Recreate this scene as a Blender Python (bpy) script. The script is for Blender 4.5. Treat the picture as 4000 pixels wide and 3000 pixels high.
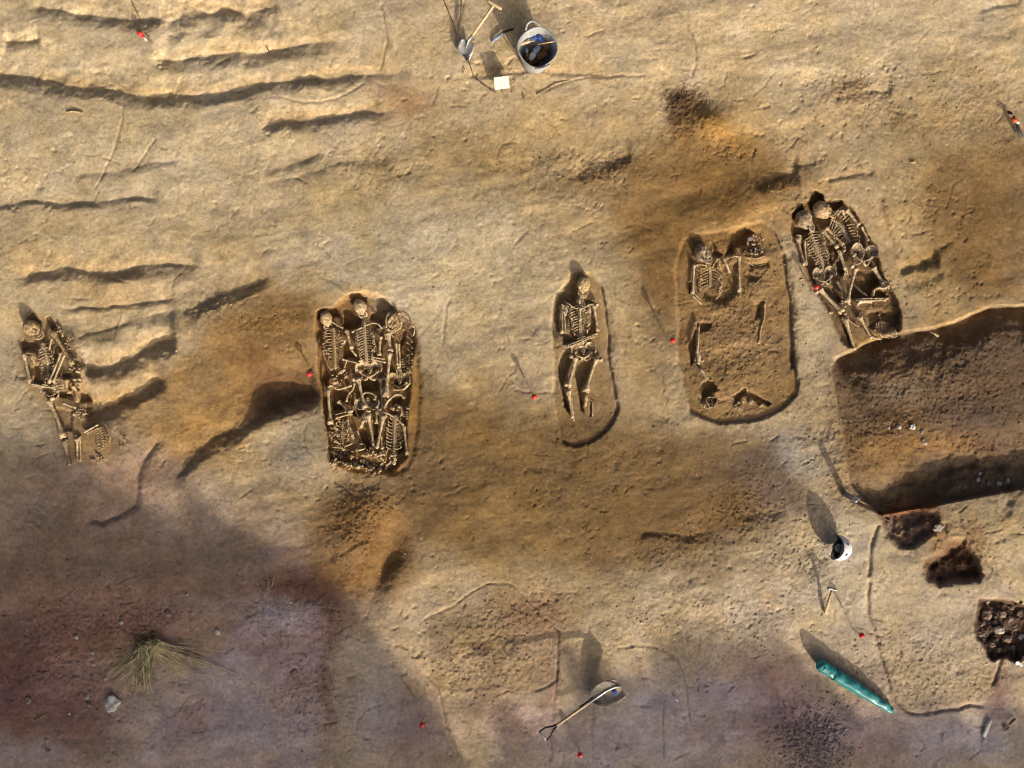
import bpy, math, random
import numpy as np
from mathutils import Vector, Matrix

random.seed(7)
rng = np.random.default_rng(11)
S = bpy.context.scene
COL = S.collection
for o in list(bpy.data.objects):
    bpy.data.objects.remove(o)

# ------------------------------------------------------------------ camera, sky, sun, exposure
# The photograph was taken straight down from a drone about 8 m above the trench.
M = 0.005            # metres per unit of the 2212 x 1659 survey plan
CX, CY = 1106.0, 829.5
H = 8.0              # flying height
cam = bpy.data.cameras.new('camera')
cam.sensor_width = 36.0
cam.lens = 36.0 * H / (2212 * M)
cam.clip_end = 2000
camo = bpy.data.objects.new('camera', cam)
camo.location = (0, 0, H)
COL.objects.link(camo)
S.camera = camo

SUN_EL = math.radians(20.0)
SUN_AZ = (0.45, -0.893)          # horizontal direction towards the sun
world = bpy.data.worlds.new('World')
S.world = world
world.use_nodes = True
wn = world.node_tree
for n in list(wn.nodes):
    wn.nodes.remove(n)
sky = wn.nodes.new('ShaderNodeTexSky')
sky.sky_type = 'NISHITA'
sky.sun_disc = False
sky.sun_elevation = SUN_EL
sky.sun_rotation = math.atan2(SUN_AZ[0], SUN_AZ[1])
sky.dust_density = 9.0
sky.air_density = 0.3
sky.ozone_density = 0.0
bg = wn.nodes.new('ShaderNodeBackground')
bg.inputs['Strength'].default_value = 0.115
wo = wn.nodes.new('ShaderNodeOutputWorld')
wn.links.new(sky.outputs[0], bg.inputs[0])
wn.links.new(bg.outputs[0], wo.inputs[0])

sl = bpy.data.lights.new('sun', 'SUN')
sl.energy = 3.8
sl.angle = math.radians(0.55)
sl.color = (1.0, 0.86, 0.66)
so = bpy.data.objects.new('sun', sl)
tosun = Vector((SUN_AZ[0] * math.cos(SUN_EL), SUN_AZ[1] * math.cos(SUN_EL), math.sin(SUN_EL)))
so.rotation_euler = tosun.to_track_quat('Z', 'Y').to_euler()
so.location = tosun * 50
COL.objects.link(so)

vs = S.view_settings
S.display_settings.display_device = 'sRGB'
vs.view_transform = 'Standard'
vs.look = 'None'
vs.gamma = 1.0
vs.use_curve_mapping = False
vs.exposure = 0.34
S.cycles.use_denoising = True
S.cycles.denoising_prefilter = 'FAST'
S.cycles.filter_width = 1.1
S.cycles.max_bounces = 5
S.cycles.diffuse_bounces = 3

# what a flat, white, sunlit surface reads in this light (per channel, linear): lets soil colours
# be written as they look on site in full sun and turned into reflectance
KLIT = np.array([0.98, 0.87, 0.665])


def lin(c):
    c = np.asarray(c, dtype=np.float64) / 255.0
    return np.where(c <= 0.04045, c / 12.92, ((c + 0.055) / 1.055) ** 2.4)


def alb(c):
    return np.clip(lin(c) / KLIT, 0.01, 0.75)


# ------------------------------------------------------------------ helpers: noise on the plan
_tab = rng.random((16, 256, 256)).astype(np.float32)


def vnoise(x, y, seed=0):
    t = _tab[seed % 16]
    xi = np.floor(x).astype(np.int64)
    yi = np.floor(y).astype(np.int64)
    fx = (x - xi).astype(np.float32)
    fy = (y - yi).astype(np.float32)
    fx = fx * fx * fx * (fx * (fx * 6 - 15) + 10)
    fy = fy * fy * fy * (fy * (fy * 6 - 15) + 10)
    x0 = xi & 255
    x1 = (xi + 1) & 255
    y0 = yi & 255
    y1 = (yi + 1) & 255
    a = t[y0, x0] * (1 - fx) + t[y0, x1] * fx
    b = t[y1, x0] * (1 - fx) + t[y1, x1] * fx
    return (a * (1 - fy) + b * fy) * 2 - 1


def fbm(x, y, octs=4, seed=0, gain=0.5):
    s = 0
    a = 1.0
    tot = 0
    for o in range(octs):
        ang = 0.6 * o + 0.3
        c, d = math.cos(ang), math.sin(ang)
        s = s + a * vnoise((x * c - y * d) * 2 ** o + 17.3 * o, (x * d + y * c) * 2 ** o + 9.1 * o, seed + o)
        tot += a
        a *= gain
    return s / tot


def sst(a, b, x):
    t = np.clip((x - a) / (b - a), 0, 1)
    return t * t * (3 - 2 * t)


# ------------------------------------------------------------------ the ground sheet (plan grid)
STEP = 2.25
iu = np.arange(-40, 2212 + 40 + STEP, STEP)
iv = np.arange(-40, 1659 + 40 + STEP, STEP)
ext = 12 * 1.28 ** np.arange(1, 34)
ext = np.cumsum(ext) * 0.9
ext = ext[ext < 60000]
gu = np.concatenate([iu[0] - ext[::-1], iu, iu[-1] + ext])
gv = np.concatenate([iv[0] - ext[::-1], iv, iv[-1] + ext])
NU, NV = len(gu), len(gv)
U, V = np.meshgrid(gu, gv)
U = U.astype(np.float64)
V = V.astype(np.float64)
Z = np.zeros_like(U)
ROUGH = np.zeros_like(U)
# ragged edges: every feature is cut along slightly wandering lines
WU = U + 3.6 * fbm(U / 34, V / 34, 4, 1) + 1.6 * fbm(U / 7, V / 7, 2, 3)
WV = V + 3.6 * fbm(U / 34 + 50, V / 34 + 20, 4, 2) + 1.6 * fbm(U / 7 + 9, V / 7, 2, 4)
PU = U + 30 * fbm(U / 80, V / 80, 6, 5, 0.72)
PV = V + 30 * fbm(U / 80 + 31, V / 80 + 77, 6, 6, 0.72)


def win(pts, m):
    p = np.asarray(pts, float)
    a, b = np.searchsorted(gu, [p[:, 0].min() - m, p[:, 0].max() + m])
    c, d = np.searchsorted(gv, [p[:, 1].min() - m, p[:, 1].max() + m])
    return slice(c, d), slice(a, b)


def dline(pts, X, Y):
    """distance to a polyline, side (+ below for a line running right) and arc position 0..1"""
    p = np.asarray(pts, float)
    seg = p[1:] - p[:-1]
    L = np.hypot(seg[:, 0], seg[:, 1])
    cum = np.concatenate([[0], np.cumsum(L)])
    bd = np.full(X.shape, 1e9)
    bs = np.zeros(X.shape)
    bt = np.zeros(X.shape)
    for i in range(len(seg)):
        rx = X - p[i, 0]
        ry = Y - p[i, 1]
        t = np.clip((rx * seg[i, 0] + ry * seg[i, 1]) / (L[i] ** 2 + 1e-9), 0, 1)
        dx = rx - t * seg[i, 0]
        dy = ry - t * seg[i, 1]
        d = np.hypot(dx, dy)
        m = d < bd
        bd = np.where(m, d, bd)
        bs = np.where(m, np.sign(seg[i, 0] * ry - seg[i, 1] * rx), bs)
        bt = np.where(m, (cum[i] + t * L[i]) / cum[-1], bt)
    return bd, bs, bt


def sdpoly(pts, X, Y):
    """signed distance to a closed polygon, positive inside"""
    p = np.asarray(pts, float)
    q = np.roll(p, -1, 0)
    d2, _, _ = dline(np.vstack([p, p[:1]]), X, Y)
    ins = np.zeros(X.shape, bool)
    for (x0, y0), (x1, y1) in zip(p, q):
        if y0 == y1:
            continue
        c = ((y0 > Y) != (y1 > Y)) & (X < (x1 - x0) * (Y - y0) / (y1 - y0) + x0)
        ins ^= c
    return np.where(ins, d2, -d2)


def groove(pts, w, depth, L=45, taper=0.12, endtaper=None, raw=False):
    """machine furrow: deepest along pts, steep bank of width w below it, long ramp L above it"""
    m = max(w * 1.7, L * 1.7) + 20
    sl_ = win(pts, m)
    d, s, t = dline(pts, U[sl_], V[sl_]) if raw else dline(pts, WU[sl_], WV[sl_])
    wn_ = w * (1.1 + .75 * fbm(U[sl_] / 46, V[sl_] / 46, 3, 13))
    f = np.where(s > 0, np.clip(1 - d / np.maximum(wn_ * 1.25, 4), 0, 1) ** 1.55, (1 - np.clip(d / (L * 1.7), 0, 1)) ** 1.25)
    e = sst(0, taper, t) * sst(0, endtaper or taper, 1 - t)
    wob = 0.92 + 0.25 * fbm(U[sl_] / 28, V[sl_] / 28, 2, 9)
    Z[sl_] -= .95 * depth * f * e * wob


CUTS = []


def cutline(pts, w, depth, taper=0.1, width_noise=True):
    CUTS.append((pts, w))
    depth *= .5
    sl_ = win(pts, w * 4 + 10)
    d, s, t = dline(pts, WU[sl_], WV[sl_])
    e = sst(0, taper, t) * sst(0, taper, 1 - t)
    Z[sl_] -= depth * np.exp(-(d / w) ** 2) * e


def dig(pts, depth, soft=5, raw=False, wob=0.0):
    sl_ = win(pts, soft * 2 + 14)
    X, Y = (U[sl_], V[sl_]) if raw else (WU[sl_], WV[sl_])
    sd = sdpoly(pts, X, Y)
    f = sst(-soft * 0.3, soft, sd)
    Z[sl_] -= depth * f * (1 + wob * fbm(U[sl_] / 18, V[sl_] / 18, 3, 12))


def mound(u, v, ru, rv, ang, h):
    m = 3 * max(ru, rv)
    sl_ = win([(u, v)], m)
    c, s = math.cos(math.radians(ang)), math.sin(math.radians(ang))
    dx = WU[sl_] - u
    dy = WV[sl_] - v
    a = (dx * c + dy * s) / ru
    b = (-dx * s + dy * c) / rv
    Z[sl_] += h * np.exp(-(a * a + b * b))


def rough(u, v, ru, rv, ang, a_):
    m = 3 * max(ru, rv)
    sl_ = win([(u, v)], m)
    c, s = math.cos(math.radians(ang)), math.sin(math.radians(ang))
    dx = PU[sl_] - u
    dy = PV[sl_] - v
    a = (dx * c + dy * s) / ru
    b = (-dx * s + dy * c) / rv
    ROUGH[sl_] = np.maximum(ROUGH[sl_], a_ * np.exp(-(a * a + b * b) ** 1.3))


COLR = np.empty(U.shape + (3,), np.float32)
COLR[:] = alb((180, 155, 112))


def paint(u, v, ru, rv, ang, col, k=0.8, p=1.0):
    m = 3 * max(ru, rv) + 40
    sl_ = win([(u, v)], m)
    c, s = math.cos(math.radians(ang)), math.sin(math.radians(ang))
    dx = PU[sl_] - u
    dy = PV[sl_] - v
    a = (dx * c + dy * s) / ru
    b = (-dx * s + dy * c) / rv
    w = (k * np.exp(-(a * a + b * b) ** p))[..., None]
    COLR[sl_] = COLR[sl_] * (1 - w) + alb(col) * w


def paintpoly(pts, col, k=0.8, soft=8, big=False):
    sl_ = win(pts, soft * 2 + 70)
    X, Y = (PU[sl_], PV[sl_]) if big else (WU[sl_], WV[sl_])
    sd = sdpoly(pts, X, Y)
    w = (k * sst(-soft, soft, sd))[..., None]
    COLR[sl_] = COLR[sl_] * (1 - w) + alb(col) * w


def paintline(pts, w_, col, k=0.6):
    sl_ = win(pts, w_ * 3 + 20)
    d, s, t = dline(pts, WU[sl_], WV[sl_])
    w = (k * np.exp(-(d / w_) ** 2) * sst(0, .1, t) * sst(0, .1, 1 - t))[..., None]
    COLR[sl_] = COLR[sl_] * (1 - w) + alb(col) * w


def zz(x0, y0):
    """4x enlarged survey sheet with its corner at (x0, y0) -> plan units"""
    return lambda *pts: [((x0 + x / 4) / 1.80832, (y0 + y / 4) / 1.80832) for x, y in pts]


A_ = zz(2040, 1050)      # grave with one skeleton
C_ = zz(2600, 850)       # wide shallow grave
E_ = zz(3060, 730)       # grave with the embracing pair
I_ = zz(1180, 1120)      # mass grave
K_ = zz(60, 1200)        # leftmost grave


def off(f, dy):
    return lambda *pts: f(*[(x, y + dy) for x, y in pts])


B_ = off(A_, 1320)
D_ = off(C_, 1600)
F_ = off(E_, 1200)
J_ = off(I_, 1440)
L_ = off(K_, 1120)
Q_ = lambda x0, y0: (lambda *pts: [((x0 + x / 2.212) / 1.80832, (y0 + y / 2.212) / 1.80832) for x, y in pts])

# broad shape of the stripped surface: long gentle undulations left by the machine bucket
ANI = 0.22   # the bucket marks run slightly uphill to the right
Ur = U * math.cos(ANI) - V * math.sin(ANI)
Vr = U * math.sin(ANI) + V * math.cos(ANI)
fade = np.exp(-np.clip(np.maximum(np.abs(U - CX) - 1250, np.abs(V - CY) - 950), 0, None) / 3000)
Z += 0.016 * fbm(Ur / 300, Vr / 95, 3, 0) * fade
Z += 0.0045 * fbm(Ur / 90, Vr / 30, 3, 2) * fade * (0.4 + 1.6 * sst(-.2, .4, fbm(U / 200, V / 160, 2, 15)))
Z += 0.020 * fbm(U / 260, V / 200, 2, 8) * fade
Z += 1.5 * fbm(U / 9000, V / 9000, 3, 7) * sst(2500, 9000, np.hypot(U - CX, V - CY))

# furrows of the machine bucket, upper left to lower right
groove([(55, 24), (90, 16), (120, 20), (150, 27), (170, 34), (230, 38), (300, 43), (345, 42), (365, 48)], 18, .06, 45)
groove([(340, 48), (375, 44), (395, 30), (425, 22), (455, 30), (490, 19), (530, 30), (560, 24), (605, 8)], 36, .10, 50)
groove([(6, 90), (40, 90), (88, 88)], 15, .055, 26)
groove([(325, 132), (380, 130), (440, 124), (475, 118), (520, 112), (553, 117), (590, 108), (640, 100), (690, 93), (730, 88), (780, 78)], 22, .075, 50, .08, .3)
groove([(-30, 150), (0, 160), (50, 167), (100, 172), (150, 186), (200, 191), (260, 198), (310, 209), (360, 212), (375, 203), (420, 207), (470, 202), (520, 194), (553, 182), (620, 175), (690, 168), (720, 171), (760, 164), (810, 162), (850, 158), (920, 148)], 22, .08, 55, .03, .25)
groove([(558, 277), (610, 264), (650, 262), (700, 256), (740, 249), (790, 242), (820, 243), (865, 236)], 17, .065, 45, .08, .25)
groove([(-20, 445), (0, 446), (50, 437), (80, 436), (130, 441), (200, 438), (230, 435), (270, 428), (310, 426), (352, 430)], 9, .032, 40, .05, .1)
groove([(15, 604), (60, 597), (110, 584), (140, 577), (160, 580), (190, 590), (225, 591), (270, 583), (310, 573), (350, 572), (400, 573), (440, 572)], 20, .06, 45, .15, .08)
groove([(125, 672), (180, 664), (225, 664), (260, 660), (330, 652), (385, 642)], 8, .03, 35)
groove([(385, 678), (430, 656), (470, 640), (520, 625), (553, 614), (585, 595)], 22, .07, 60)
groove([(160, 742), (185, 722), (225, 712), (262, 702), (300, 685), (340, 677), (392, 668)], 28, .065, 40)
groove([(182, 806), (220, 794), (262, 782), (300, 766), (335, 744), (360, 735), (385, 732)], 30, .135, 42, .05, .08)
groove([(180, 898), (215, 885), (255, 872), (295, 852), (330, 830), (360, 818)], 26, .115, 42, .1, .1)
groove([(360, 1064), (390, 1020), (425, 978), (462, 945), (520, 925), (552, 905), (600, 876), (650, 850), (690, 840)], 22, .07, 60, .2, .05)
groove([(175, 1118), (222, 1128), (262, 1110), (290, 1092), (296, 1060), (296, 1034), (306, 1000), (335, 960), (365, 944)], 11, .035, 20)
groove([(700, 1206), (740, 1195), (800, 1160)], 8, .02, 25)
groove([(150, 380), (250, 372), (330, 352), (400, 345)], 14, .022, 40)
groove([(560, 372), (610, 362), (660, 345), (700, 325)], 16, .028, 40)
groove([(560, 395), (640, 385), (740, 350), (860, 340)], 14, .018, 40)
# right-hand side
groove([(1940, 590), (1965, 578), (2000, 568), (2035, 563)], 14, .055, 45, .12, .15)
groove([(1985, 570), (2020, 550), (2040, 530), (2060, 520)], 10, .02, 30)
groove([(1798, 782), (1812, 774), (1840, 762), (1870, 745), (1905, 733), (1950, 722), (2010, 714), (2060, 700), (2100, 682), (2140, 666), (2260, 662)], 64, .15, 4, .02, .02, True)
groove([(1715, 360), (1740, 358), (1765, 352)], 8, .02, 25)
groove([(1630, 410), (1665, 388), (1700, 378), (1730, 376)], 26, .045, 50)
groove([(1780, 392), (1810, 385), (1850, 377), (1892, 374)], 7, .02, 25)
groove([(1790, 216), (1830, 205), (1880, 196), (1930, 205)], 16, .03, 50)
groove([(2110, 24), (2150, 15), (2212, 5)], 7, .015, 20)
groove([(1950, 620), (2000, 607), (2040, 590)], 12, .022, 30)
groove([(1240, 385), (1280, 352), (1330, 345), (1370, 338)], 22, .035, 45)
groove([(1130, 1010), (1180, 1012), (1240, 1030)], 10, .012, 60)
groove([(1600, 1120), (1640, 1110), (1700, 1105)], 14, .02, 40)
groove([(1370, 1160), (1420, 1150), (1480, 1160), (1540, 1145)], 18, .03, 45)
groove([(995, 168), (1040, 165), (1100, 160), (1160, 152), (1230, 160), (1330, 164)], 6, .016, 30)
# the big unlit cut behind the pale trench corner
groove([(1886, 1104), (1900, 1080), (1920, 1052), (1950, 1042), (1995, 1044), (2010, 1020), (2060, 1006), (2130, 1004), (2250, 1010)], 66, .14, 60, .06, .02)
# trench east of the pale baulk is a little lower
TRENCH = [(1794, 790), (1799, 830), (1807, 870), (1815, 910), (1823, 950), (1830, 1000), (1837, 1045), (1870, 1085), (1900, 1112), (2000, 1095), (2290, 1040), (2290, 657), (2140, 662), (2100, 678), (2060, 696), (2010, 710), (1950, 718), (1905, 729), (1870, 741), (1840, 758), (1812, 770)]
dig(TRENCH, .08, 3, True)
# wheel-barrow sized hollow left of the mass grave, and clod piles
mound(595, 840, 84, 50, 12, -.12)
mound(650, 850, 45, 30, 0, -.05)
mound(*I_((1050, 2640))[0], 62, 20, 4, .055)
mound(600, 905, 70, 26, -25, .05)
mound(785, 1105, 60, 55, 0, .09)
mound(760, 1180, 60, 50, 20, .10)
mound(836, 1212, 26, 58, 24, -.10)
mound(850, 1260, 40, 60, 0, .05)
mound(1540, 262, 46, 32, 10, .085)
mound(1465, 225, 26, 20, 0, .02)
mound(1600, 450, 150, 45, -20, .05)
mound(1840, 200, 60, 20, -10, .03)
mound(1180, 1030, 70, 50, 0, -.02)
mound(1640, 1000, 60, 40, 0, .02)

# graves (cut edges)
G3 = A_((505, 500), (480, 900), (490, 1300), (520, 1700), (505, 1950), (560, 2400), (600, 2600), (660, 2700), (830, 2760), (1000, 2740), (1300, 2530), (1450, 2330), (1490, 2150), (1430, 1800), (1370, 1500), (1340, 1000), (1300, 550), (1230, 290), (1050, 100), (900, 45), (760, 100), (600, 350))
G4 = C_((195, 620), (290, 350), (450, 290), (800, 240), (1200, 140), (1500, 80), (1640, 150), (1760, 350), (1850, 560), (1870, 900), (1950, 1400), (1960, 1800), (2000, 2300), (2070, 2600), (2030, 2780), (1850, 2950), (1600, 3100), (1250, 3180), (850, 3200), (550, 3110), (400, 3020), (310, 2700), (280, 2450), (190, 2250), (180, 1950), (215, 1700), (180, 1300), (160, 900))
G2 = I_((200, 380), (450, 305), (720, 110), (950, 60), (1200, 80), (1400, 200), (1560, 380), (1770, 620), (1810, 800), (1860, 1100), (1875, 1700), (1850, 2200), (1780, 2600), (1650, 2880), (1400, 2960), (900, 2930), (700, 2870), (430, 2750), (400, 2500), (340, 2100), (310, 1700), (240, 1300), (220, 900), (190, 700))
G2in = I_((210, 390), (450, 315), (720, 130), (950, 80), (1250, 160), (1500, 390), (1740, 640), (1780, 900), (1700, 1300), (1690, 1700), (1640, 2100), (1640, 2650), (1400, 2900), (1000, 2830), (600, 2750), (430, 2730), (400, 2500), (350, 2100), (320, 1700), (250, 1300), (225, 900), (200, 700))
G5 = E_((105, 420), (300, 240), (390, 220), (480, 50), (600, 120), (640, 210), (900, 200), (1060, 310), (1250, 600), (1350, 800), (1450, 900), (1470, 1100), (1560, 1350), (1680, 1560), (1850, 1950), (1840, 2280), (1400, 2430), (1180, 2530), (1000, 2500), (880, 2380), (720, 2000), (520, 1680), (400, 1450), (330, 1250), (150, 800), (110, 600))
dig(G3, .026, 5)
dig(G4, .03, 5)
dig(G2, .022, 9)
dig(G2in, .07, 9)
for g_ in (G3, G4):
    cutline(g_ + g_[:1], 3.0, .055, .001)
dig(G5, .07, 7)
# hollows cleared between the bones
dig(A_((900, 60), (1000, 100), (1030, 170), (860, 230), (835, 330), (865, 360), (850, 520), (700, 530), (590, 560), (590, 1000), (700, 1010), (780, 1080), (860, 1120), (690, 1190), (640, 1160), (640, 1080), (530, 960), (505, 750), (515, 500), (600, 370), (690, 220), (780, 110)), .065, 5)
dig(A_((700, 1240), (800, 1360), (770, 1400), (690, 1620), (650, 1800), (700, 1950), (740, 2240), (690, 2230), (640, 2060), (600, 1850), (550, 1700), (555, 1500), (595, 1340)), .085, 5)
dig(A_((870, 1450), (990, 1420), (1090, 1380), (1120, 1430), (1060, 1600), (1000, 1780), (930, 1900), (970, 2050), (960, 2260), (920, 2200), (890, 2000), (850, 1800), (810, 1650), (830, 1500)), .085, 5)
dig(A_((950, 450), (1100, 480), (1130, 540), (1000, 540)), .05, 5)
dig(A_((700, 620), (860, 640), (870, 1090), (780, 1070), (720, 900)), .055, 6)
dig(A_((940, 640), (1080, 620), (1130, 700), (1150, 990), (960, 1060)), .055, 6)
dig(A_((870, 1240), (1030, 1220), (1040, 1300), (960, 1370), (880, 1300)), .05, 5)
dig(A_((1070, 2020), (1100, 2030), (1095, 2300), (1060, 2300)), .03, 3)
dig(C_((975, 240), (1150, 150), (1300, 150), (1385, 250), (1270, 340), (1250, 430), (1080, 450), (1060, 560), (930, 600), (960, 430)), .09, 9)
dig(C_((690, 400), (760, 375), (800, 480), (890, 590), (820, 620), (730, 600)), .06, 9)
dig(C_((480, 740), (700, 800), (880, 760), (960, 680), (1130, 660), (1130, 1160), (1050, 1250), (900, 1360), (700, 1310), (560, 1250), (500, 1100)), .04, 12)
dig(C_((330, 980), (410, 980), (410, 1200), (350, 1180)), .04, 6)
dig(C_((1380, 1320), (1510, 1300), (1500, 1560), (1400, 1600)), .05, 9)
dig(C_((1250, 700), (1600, 660), (1620, 760), (1330, 780)), .05, 9)
dig(C_((1270, 880), (1500, 900), (1480, 1000), (1280, 980)), .04, 9)
dig(D_((480, 60), (600, 20), (730, 50), (720, 110), (640, 180), (530, 200)), .06, 5)
dig(D_((330, 420), (440, 230), (480, 120), (480, 450), (440, 640), (400, 690)), .06, 4)
dig(D_((560, 1000), (650, 910), (740, 950), (800, 1080), (640, 1180), (540, 1300)), .075, 5)
dig(D_((1030, 1190), (1160, 1120), (1230, 1045), (1400, 1150), (1640, 1290), (1600, 1340), (1420, 1250), (1250, 1180), (1200, 1220), (1100, 1330)), .065, 4)
dig(D_((1930, 600), (1990, 420), (2040, 700), (2030, 780), (1930, 780)), .04, 6)
dig(E_((110, 410), (290, 250), (305, 400), (180, 450), (130, 520)), .06, 4)
dig(E_((390, 230), (480, 60), (600, 130), (620, 250), (900, 205), (930, 260), (780, 380), (760, 320), (640, 250), (500, 260), (440, 400), (390, 330)), .06, 4)
dig(E_((110, 600), (300, 650), (450, 660), (340, 760), (200, 770), (150, 780)), .06, 5)
dig(E_((650, 880), (780, 900), (850, 1000), (960, 1290), (900, 1400), (780, 1290), (700, 1150)), .07, 6)
dig(E_((220, 900), (300, 900), (340, 1180), (300, 1120)), .05, 3)
dig(E_((1130, 1300), (1400, 1330), (1540, 1500), (1430, 1560), (1380, 1700), (1050, 1720), (1060, 1480)), .08, 6)
dig(F_((1400, 420), (1500, 390), (1570, 440), (1640, 530), (1400, 520)), .07, 4)
dig(F_((1310, 740), (1500, 720), (1830, 760), (1830, 980), (1600, 1100), (1450, 1050), (1320, 980)), .05, 6)
dig(F_((590, 350), (780, 350), (900, 560), (830, 620)), .05, 6)
dig(F_((880, 830), (950, 900), (1100, 1330), (1060, 1300), (950, 1080)), .05, 4)
# mass grave: cleared hollows
for pl, dp in ((I_((230, 380), (380, 310), (520, 330), (600, 480), (470, 470), (380, 430), (290, 480), (220, 560)), .06),
               (I_((640, 360), (760, 370), (830, 450), (940, 540), (900, 600), (720, 660), (630, 600)), .07),
               (I_((740, 120), (900, 80), (1000, 150), (1020, 240), (930, 230), (820, 270), (760, 230)), .05),
               (I_((1190, 180), (1280, 160), (1460, 330), (1480, 400), (1310, 400), (1280, 600), (1180, 540), (1050, 520), (1080, 420), (1180, 380)), .07),
               (I_((220, 700), (300, 650), (330, 1000), (400, 1250), (440, 1400), (380, 1600), (260, 1300), (230, 1000)), .06),
               (I_((690, 850), (760, 1000), (850, 1090), (640, 1120), (640, 900)), .05),
               (I_((1180, 640), (1260, 640), (1240, 780), (1190, 760)), .05),
               (I_((930, 1440), (1180, 1440), (1180, 1640), (940, 1640)), .08),
               (I_((1420, 1470), (1600, 1450), (1580, 1560), (1430, 1560)), .06),
               (I_((960, 1270), (1150, 1280), (1080, 1340), (970, 1330)), .05),
               (J_((450, 180), (700, 170), (740, 330), (590, 360), (660, 490), (480, 500)), .07),
               (J_((790, 200), (890, 200), (960, 440), (900, 620), (790, 560)), .06),
               (J_((880, 790), (1010, 770), (1120, 1020), (1000, 1120), (900, 980)), .07),
               (J_((1100, 560), (1200, 560), (1190, 900), (1120, 960)), .06),
               (J_((1300, 620), (1420, 600), (1420, 1100), (1300, 1080)), .05),
               (J_((1480, 880), (1610, 900), (1600, 1100), (1490, 1160)), .06),
               (J_((1400, 330), (1560, 260), (1560, 420), (1420, 440)), .06),
               (J_((530, 1120), (760, 1120), (700, 1220), (540, 1230)), .04),
               (I_((320, 1700), (390, 1700), (420, 2300), (450, 2600), (420, 2700), (370, 2300)), .05),
               (I_((1560, 700), (1640, 660), (1600, 900), (1540, 940)), .05)):
    dig(pl, dp, 4)
# leftmost grave
for pl, dp in ((K_((105, 260), (250, 70), (390, 200), (420, 260), (330, 215), (200, 220), (130, 300)), .055),
               (K_((480, 170), (540, 140), (660, 340), (600, 350), (550, 360)), .05),
               (K_((60, 560), (110, 480), (200, 560), (350, 540), (360, 640), (130, 690)), .06),
               (K_((290, 910), (390, 900), (390, 1110), (500, 1160), (480, 1200), (290, 1180)), .05),
               (K_((560, 560), (740, 640), (680, 700), (620, 900), (500, 1100), (440, 1000), (560, 800)), .05),
               (K_((720, 1060), (850, 1000), (900, 1080), (780, 1110)), .05),
               (K_((870, 1230), (960, 1220), (1010, 1300), (930, 1320)), .05),
               (K_((590, 1310), (780, 1310), (900, 1370), (900, 1410), (600, 1390)), .05),
               (K_((1000, 1330), (1150, 1320), (1190, 1480), (1000, 1480)), .07),
               (K_((1080, 1560), (1220, 1550), (1190, 1610), (1090, 1600)), .04),
               (L_((640, 420), (900, 480), (900, 800), (780, 800), (690, 650)), .03),
               (K_((150, 860), (210, 900), (230, 1150), (190, 1080)), .03)):
    dig(pl, dp, 4)
mound(*K_((950, 1180))[0], 16, 18, 0, .06)
mound(*K_((960, 1010))[0], 18, 12, 0, .04)
# pits on the right
P1 = Q_(3000, 1500)((965, 1150), (1010, 1250), (1050, 1310), (1080, 1390), (1150, 1420), (1250, 1400), (1330, 1350), (1400, 1300), (1420, 1210), (1400, 1130), (1200, 1100))
P2 = Q_(3000, 1500)((1330, 1520), (1400, 1490), (1510, 1440), (1550, 1340), (1700, 1340), (1770, 1430), (1820, 1520), (1860, 1640), (1830, 1700), (1600, 1720), (1480, 1755), (1380, 1710), (1340, 1640))
P3 = Q_(3000, 2250)((1830, 200), (1780, 390), (1790, 520), (1860, 600), (1890, 700), (1950, 745), (2040, 700), (2130, 740), (2300, 680), (2330, 250), (2000, 200))
dig(Q_(3000, 1500)((960, 1130), (1100, 1090), (1300, 1060), (1460, 1090), (1480, 1180), (1440, 1290), (1340, 1370), (1240, 1420), (1120, 1420), (1050, 1340), (1000, 1250)), .07, 16, wob=.6)
dig(P2, .15, 20, wob=.6)
dig(P3, .09, 9, wob=.5)
dig(Q_(3000, 1500)((700, 1010), (900, 1090), (1040, 1170), (1040, 1150), (900, 1060), (740, 990)), .04, 3)
# circular feature, drains and old furrow edges in the lower middle
RING = Q_(1000, 2250)((1420, 390), (1550, 330), (1700, 270), (1850, 150), (2000, 60), (2200, 60), (2330, 180), (2450, 330), (2560, 420), (2620, 480), (2610, 620), (2600, 780), (2590, 900), (2400, 1000), (2100, 960), (1900, 1000), (1700, 1000), (1580, 970), (1490, 850), (1460, 700), (1470, 520))
dig(RING, .007, 8)
cutline(RING[:10] + RING[10:14], 2.8, .022, .02)
cutline(Q_(1000, 2250)((1480, 850), (1560, 950), (1600, 1080), (1640, 1250), (1700, 1420), (1790, 1600)), 3, .03)
cutline(Q_(1000, 2250)((1240, 840), (1300, 930), (1380, 1070)), 2.5, .02)
cutline(Q_(2000, 2250)((390, 480), (420, 620), (390, 800), (370, 1000), (340, 1300), (330, 1640)), 4, .012)
cutline(Q_(2000, 2250)((700, 1100), (690, 1300), (690, 1640)), 3, .012)
cutline(Q_(3000, 2250)((875, 0), (860, 150), (870, 370), (930, 500), (990, 740), (1040, 950), (1110, 1080), (1200, 1170), (1300, 1190), (1500, 1165), (1640, 1150), (1760, 1110), (1880, 1130)), 4.5, .04, .03)
cutline(Q_(3000, 1500)((960, 1210), (920, 1280), (890, 1420), (875, 1660)), 4.5, .04, .05)
cutline(Q_(3000, 2250)((2030, 660), (1980, 850), (1940, 960)), 4, .04)
cutline(Q_(3000, 1500)((1620, 1100), (1690, 1250), (1780, 1380), (1850, 1520)), 4, .03)
cutline(Q_(3000, 750)((960, 0), (1000, 200), (1060, 420), (1110, 600)), 7, .03)
cutline(C_((1850, 500), (1900, 900), (1960, 1300), (1960, 1800), (1980, 2300)), 10, .05, .06)
cutline(A_((1340, 560), (1380, 900), (1385, 1200), (1400, 1600)), 8, .03, .06)
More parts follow.
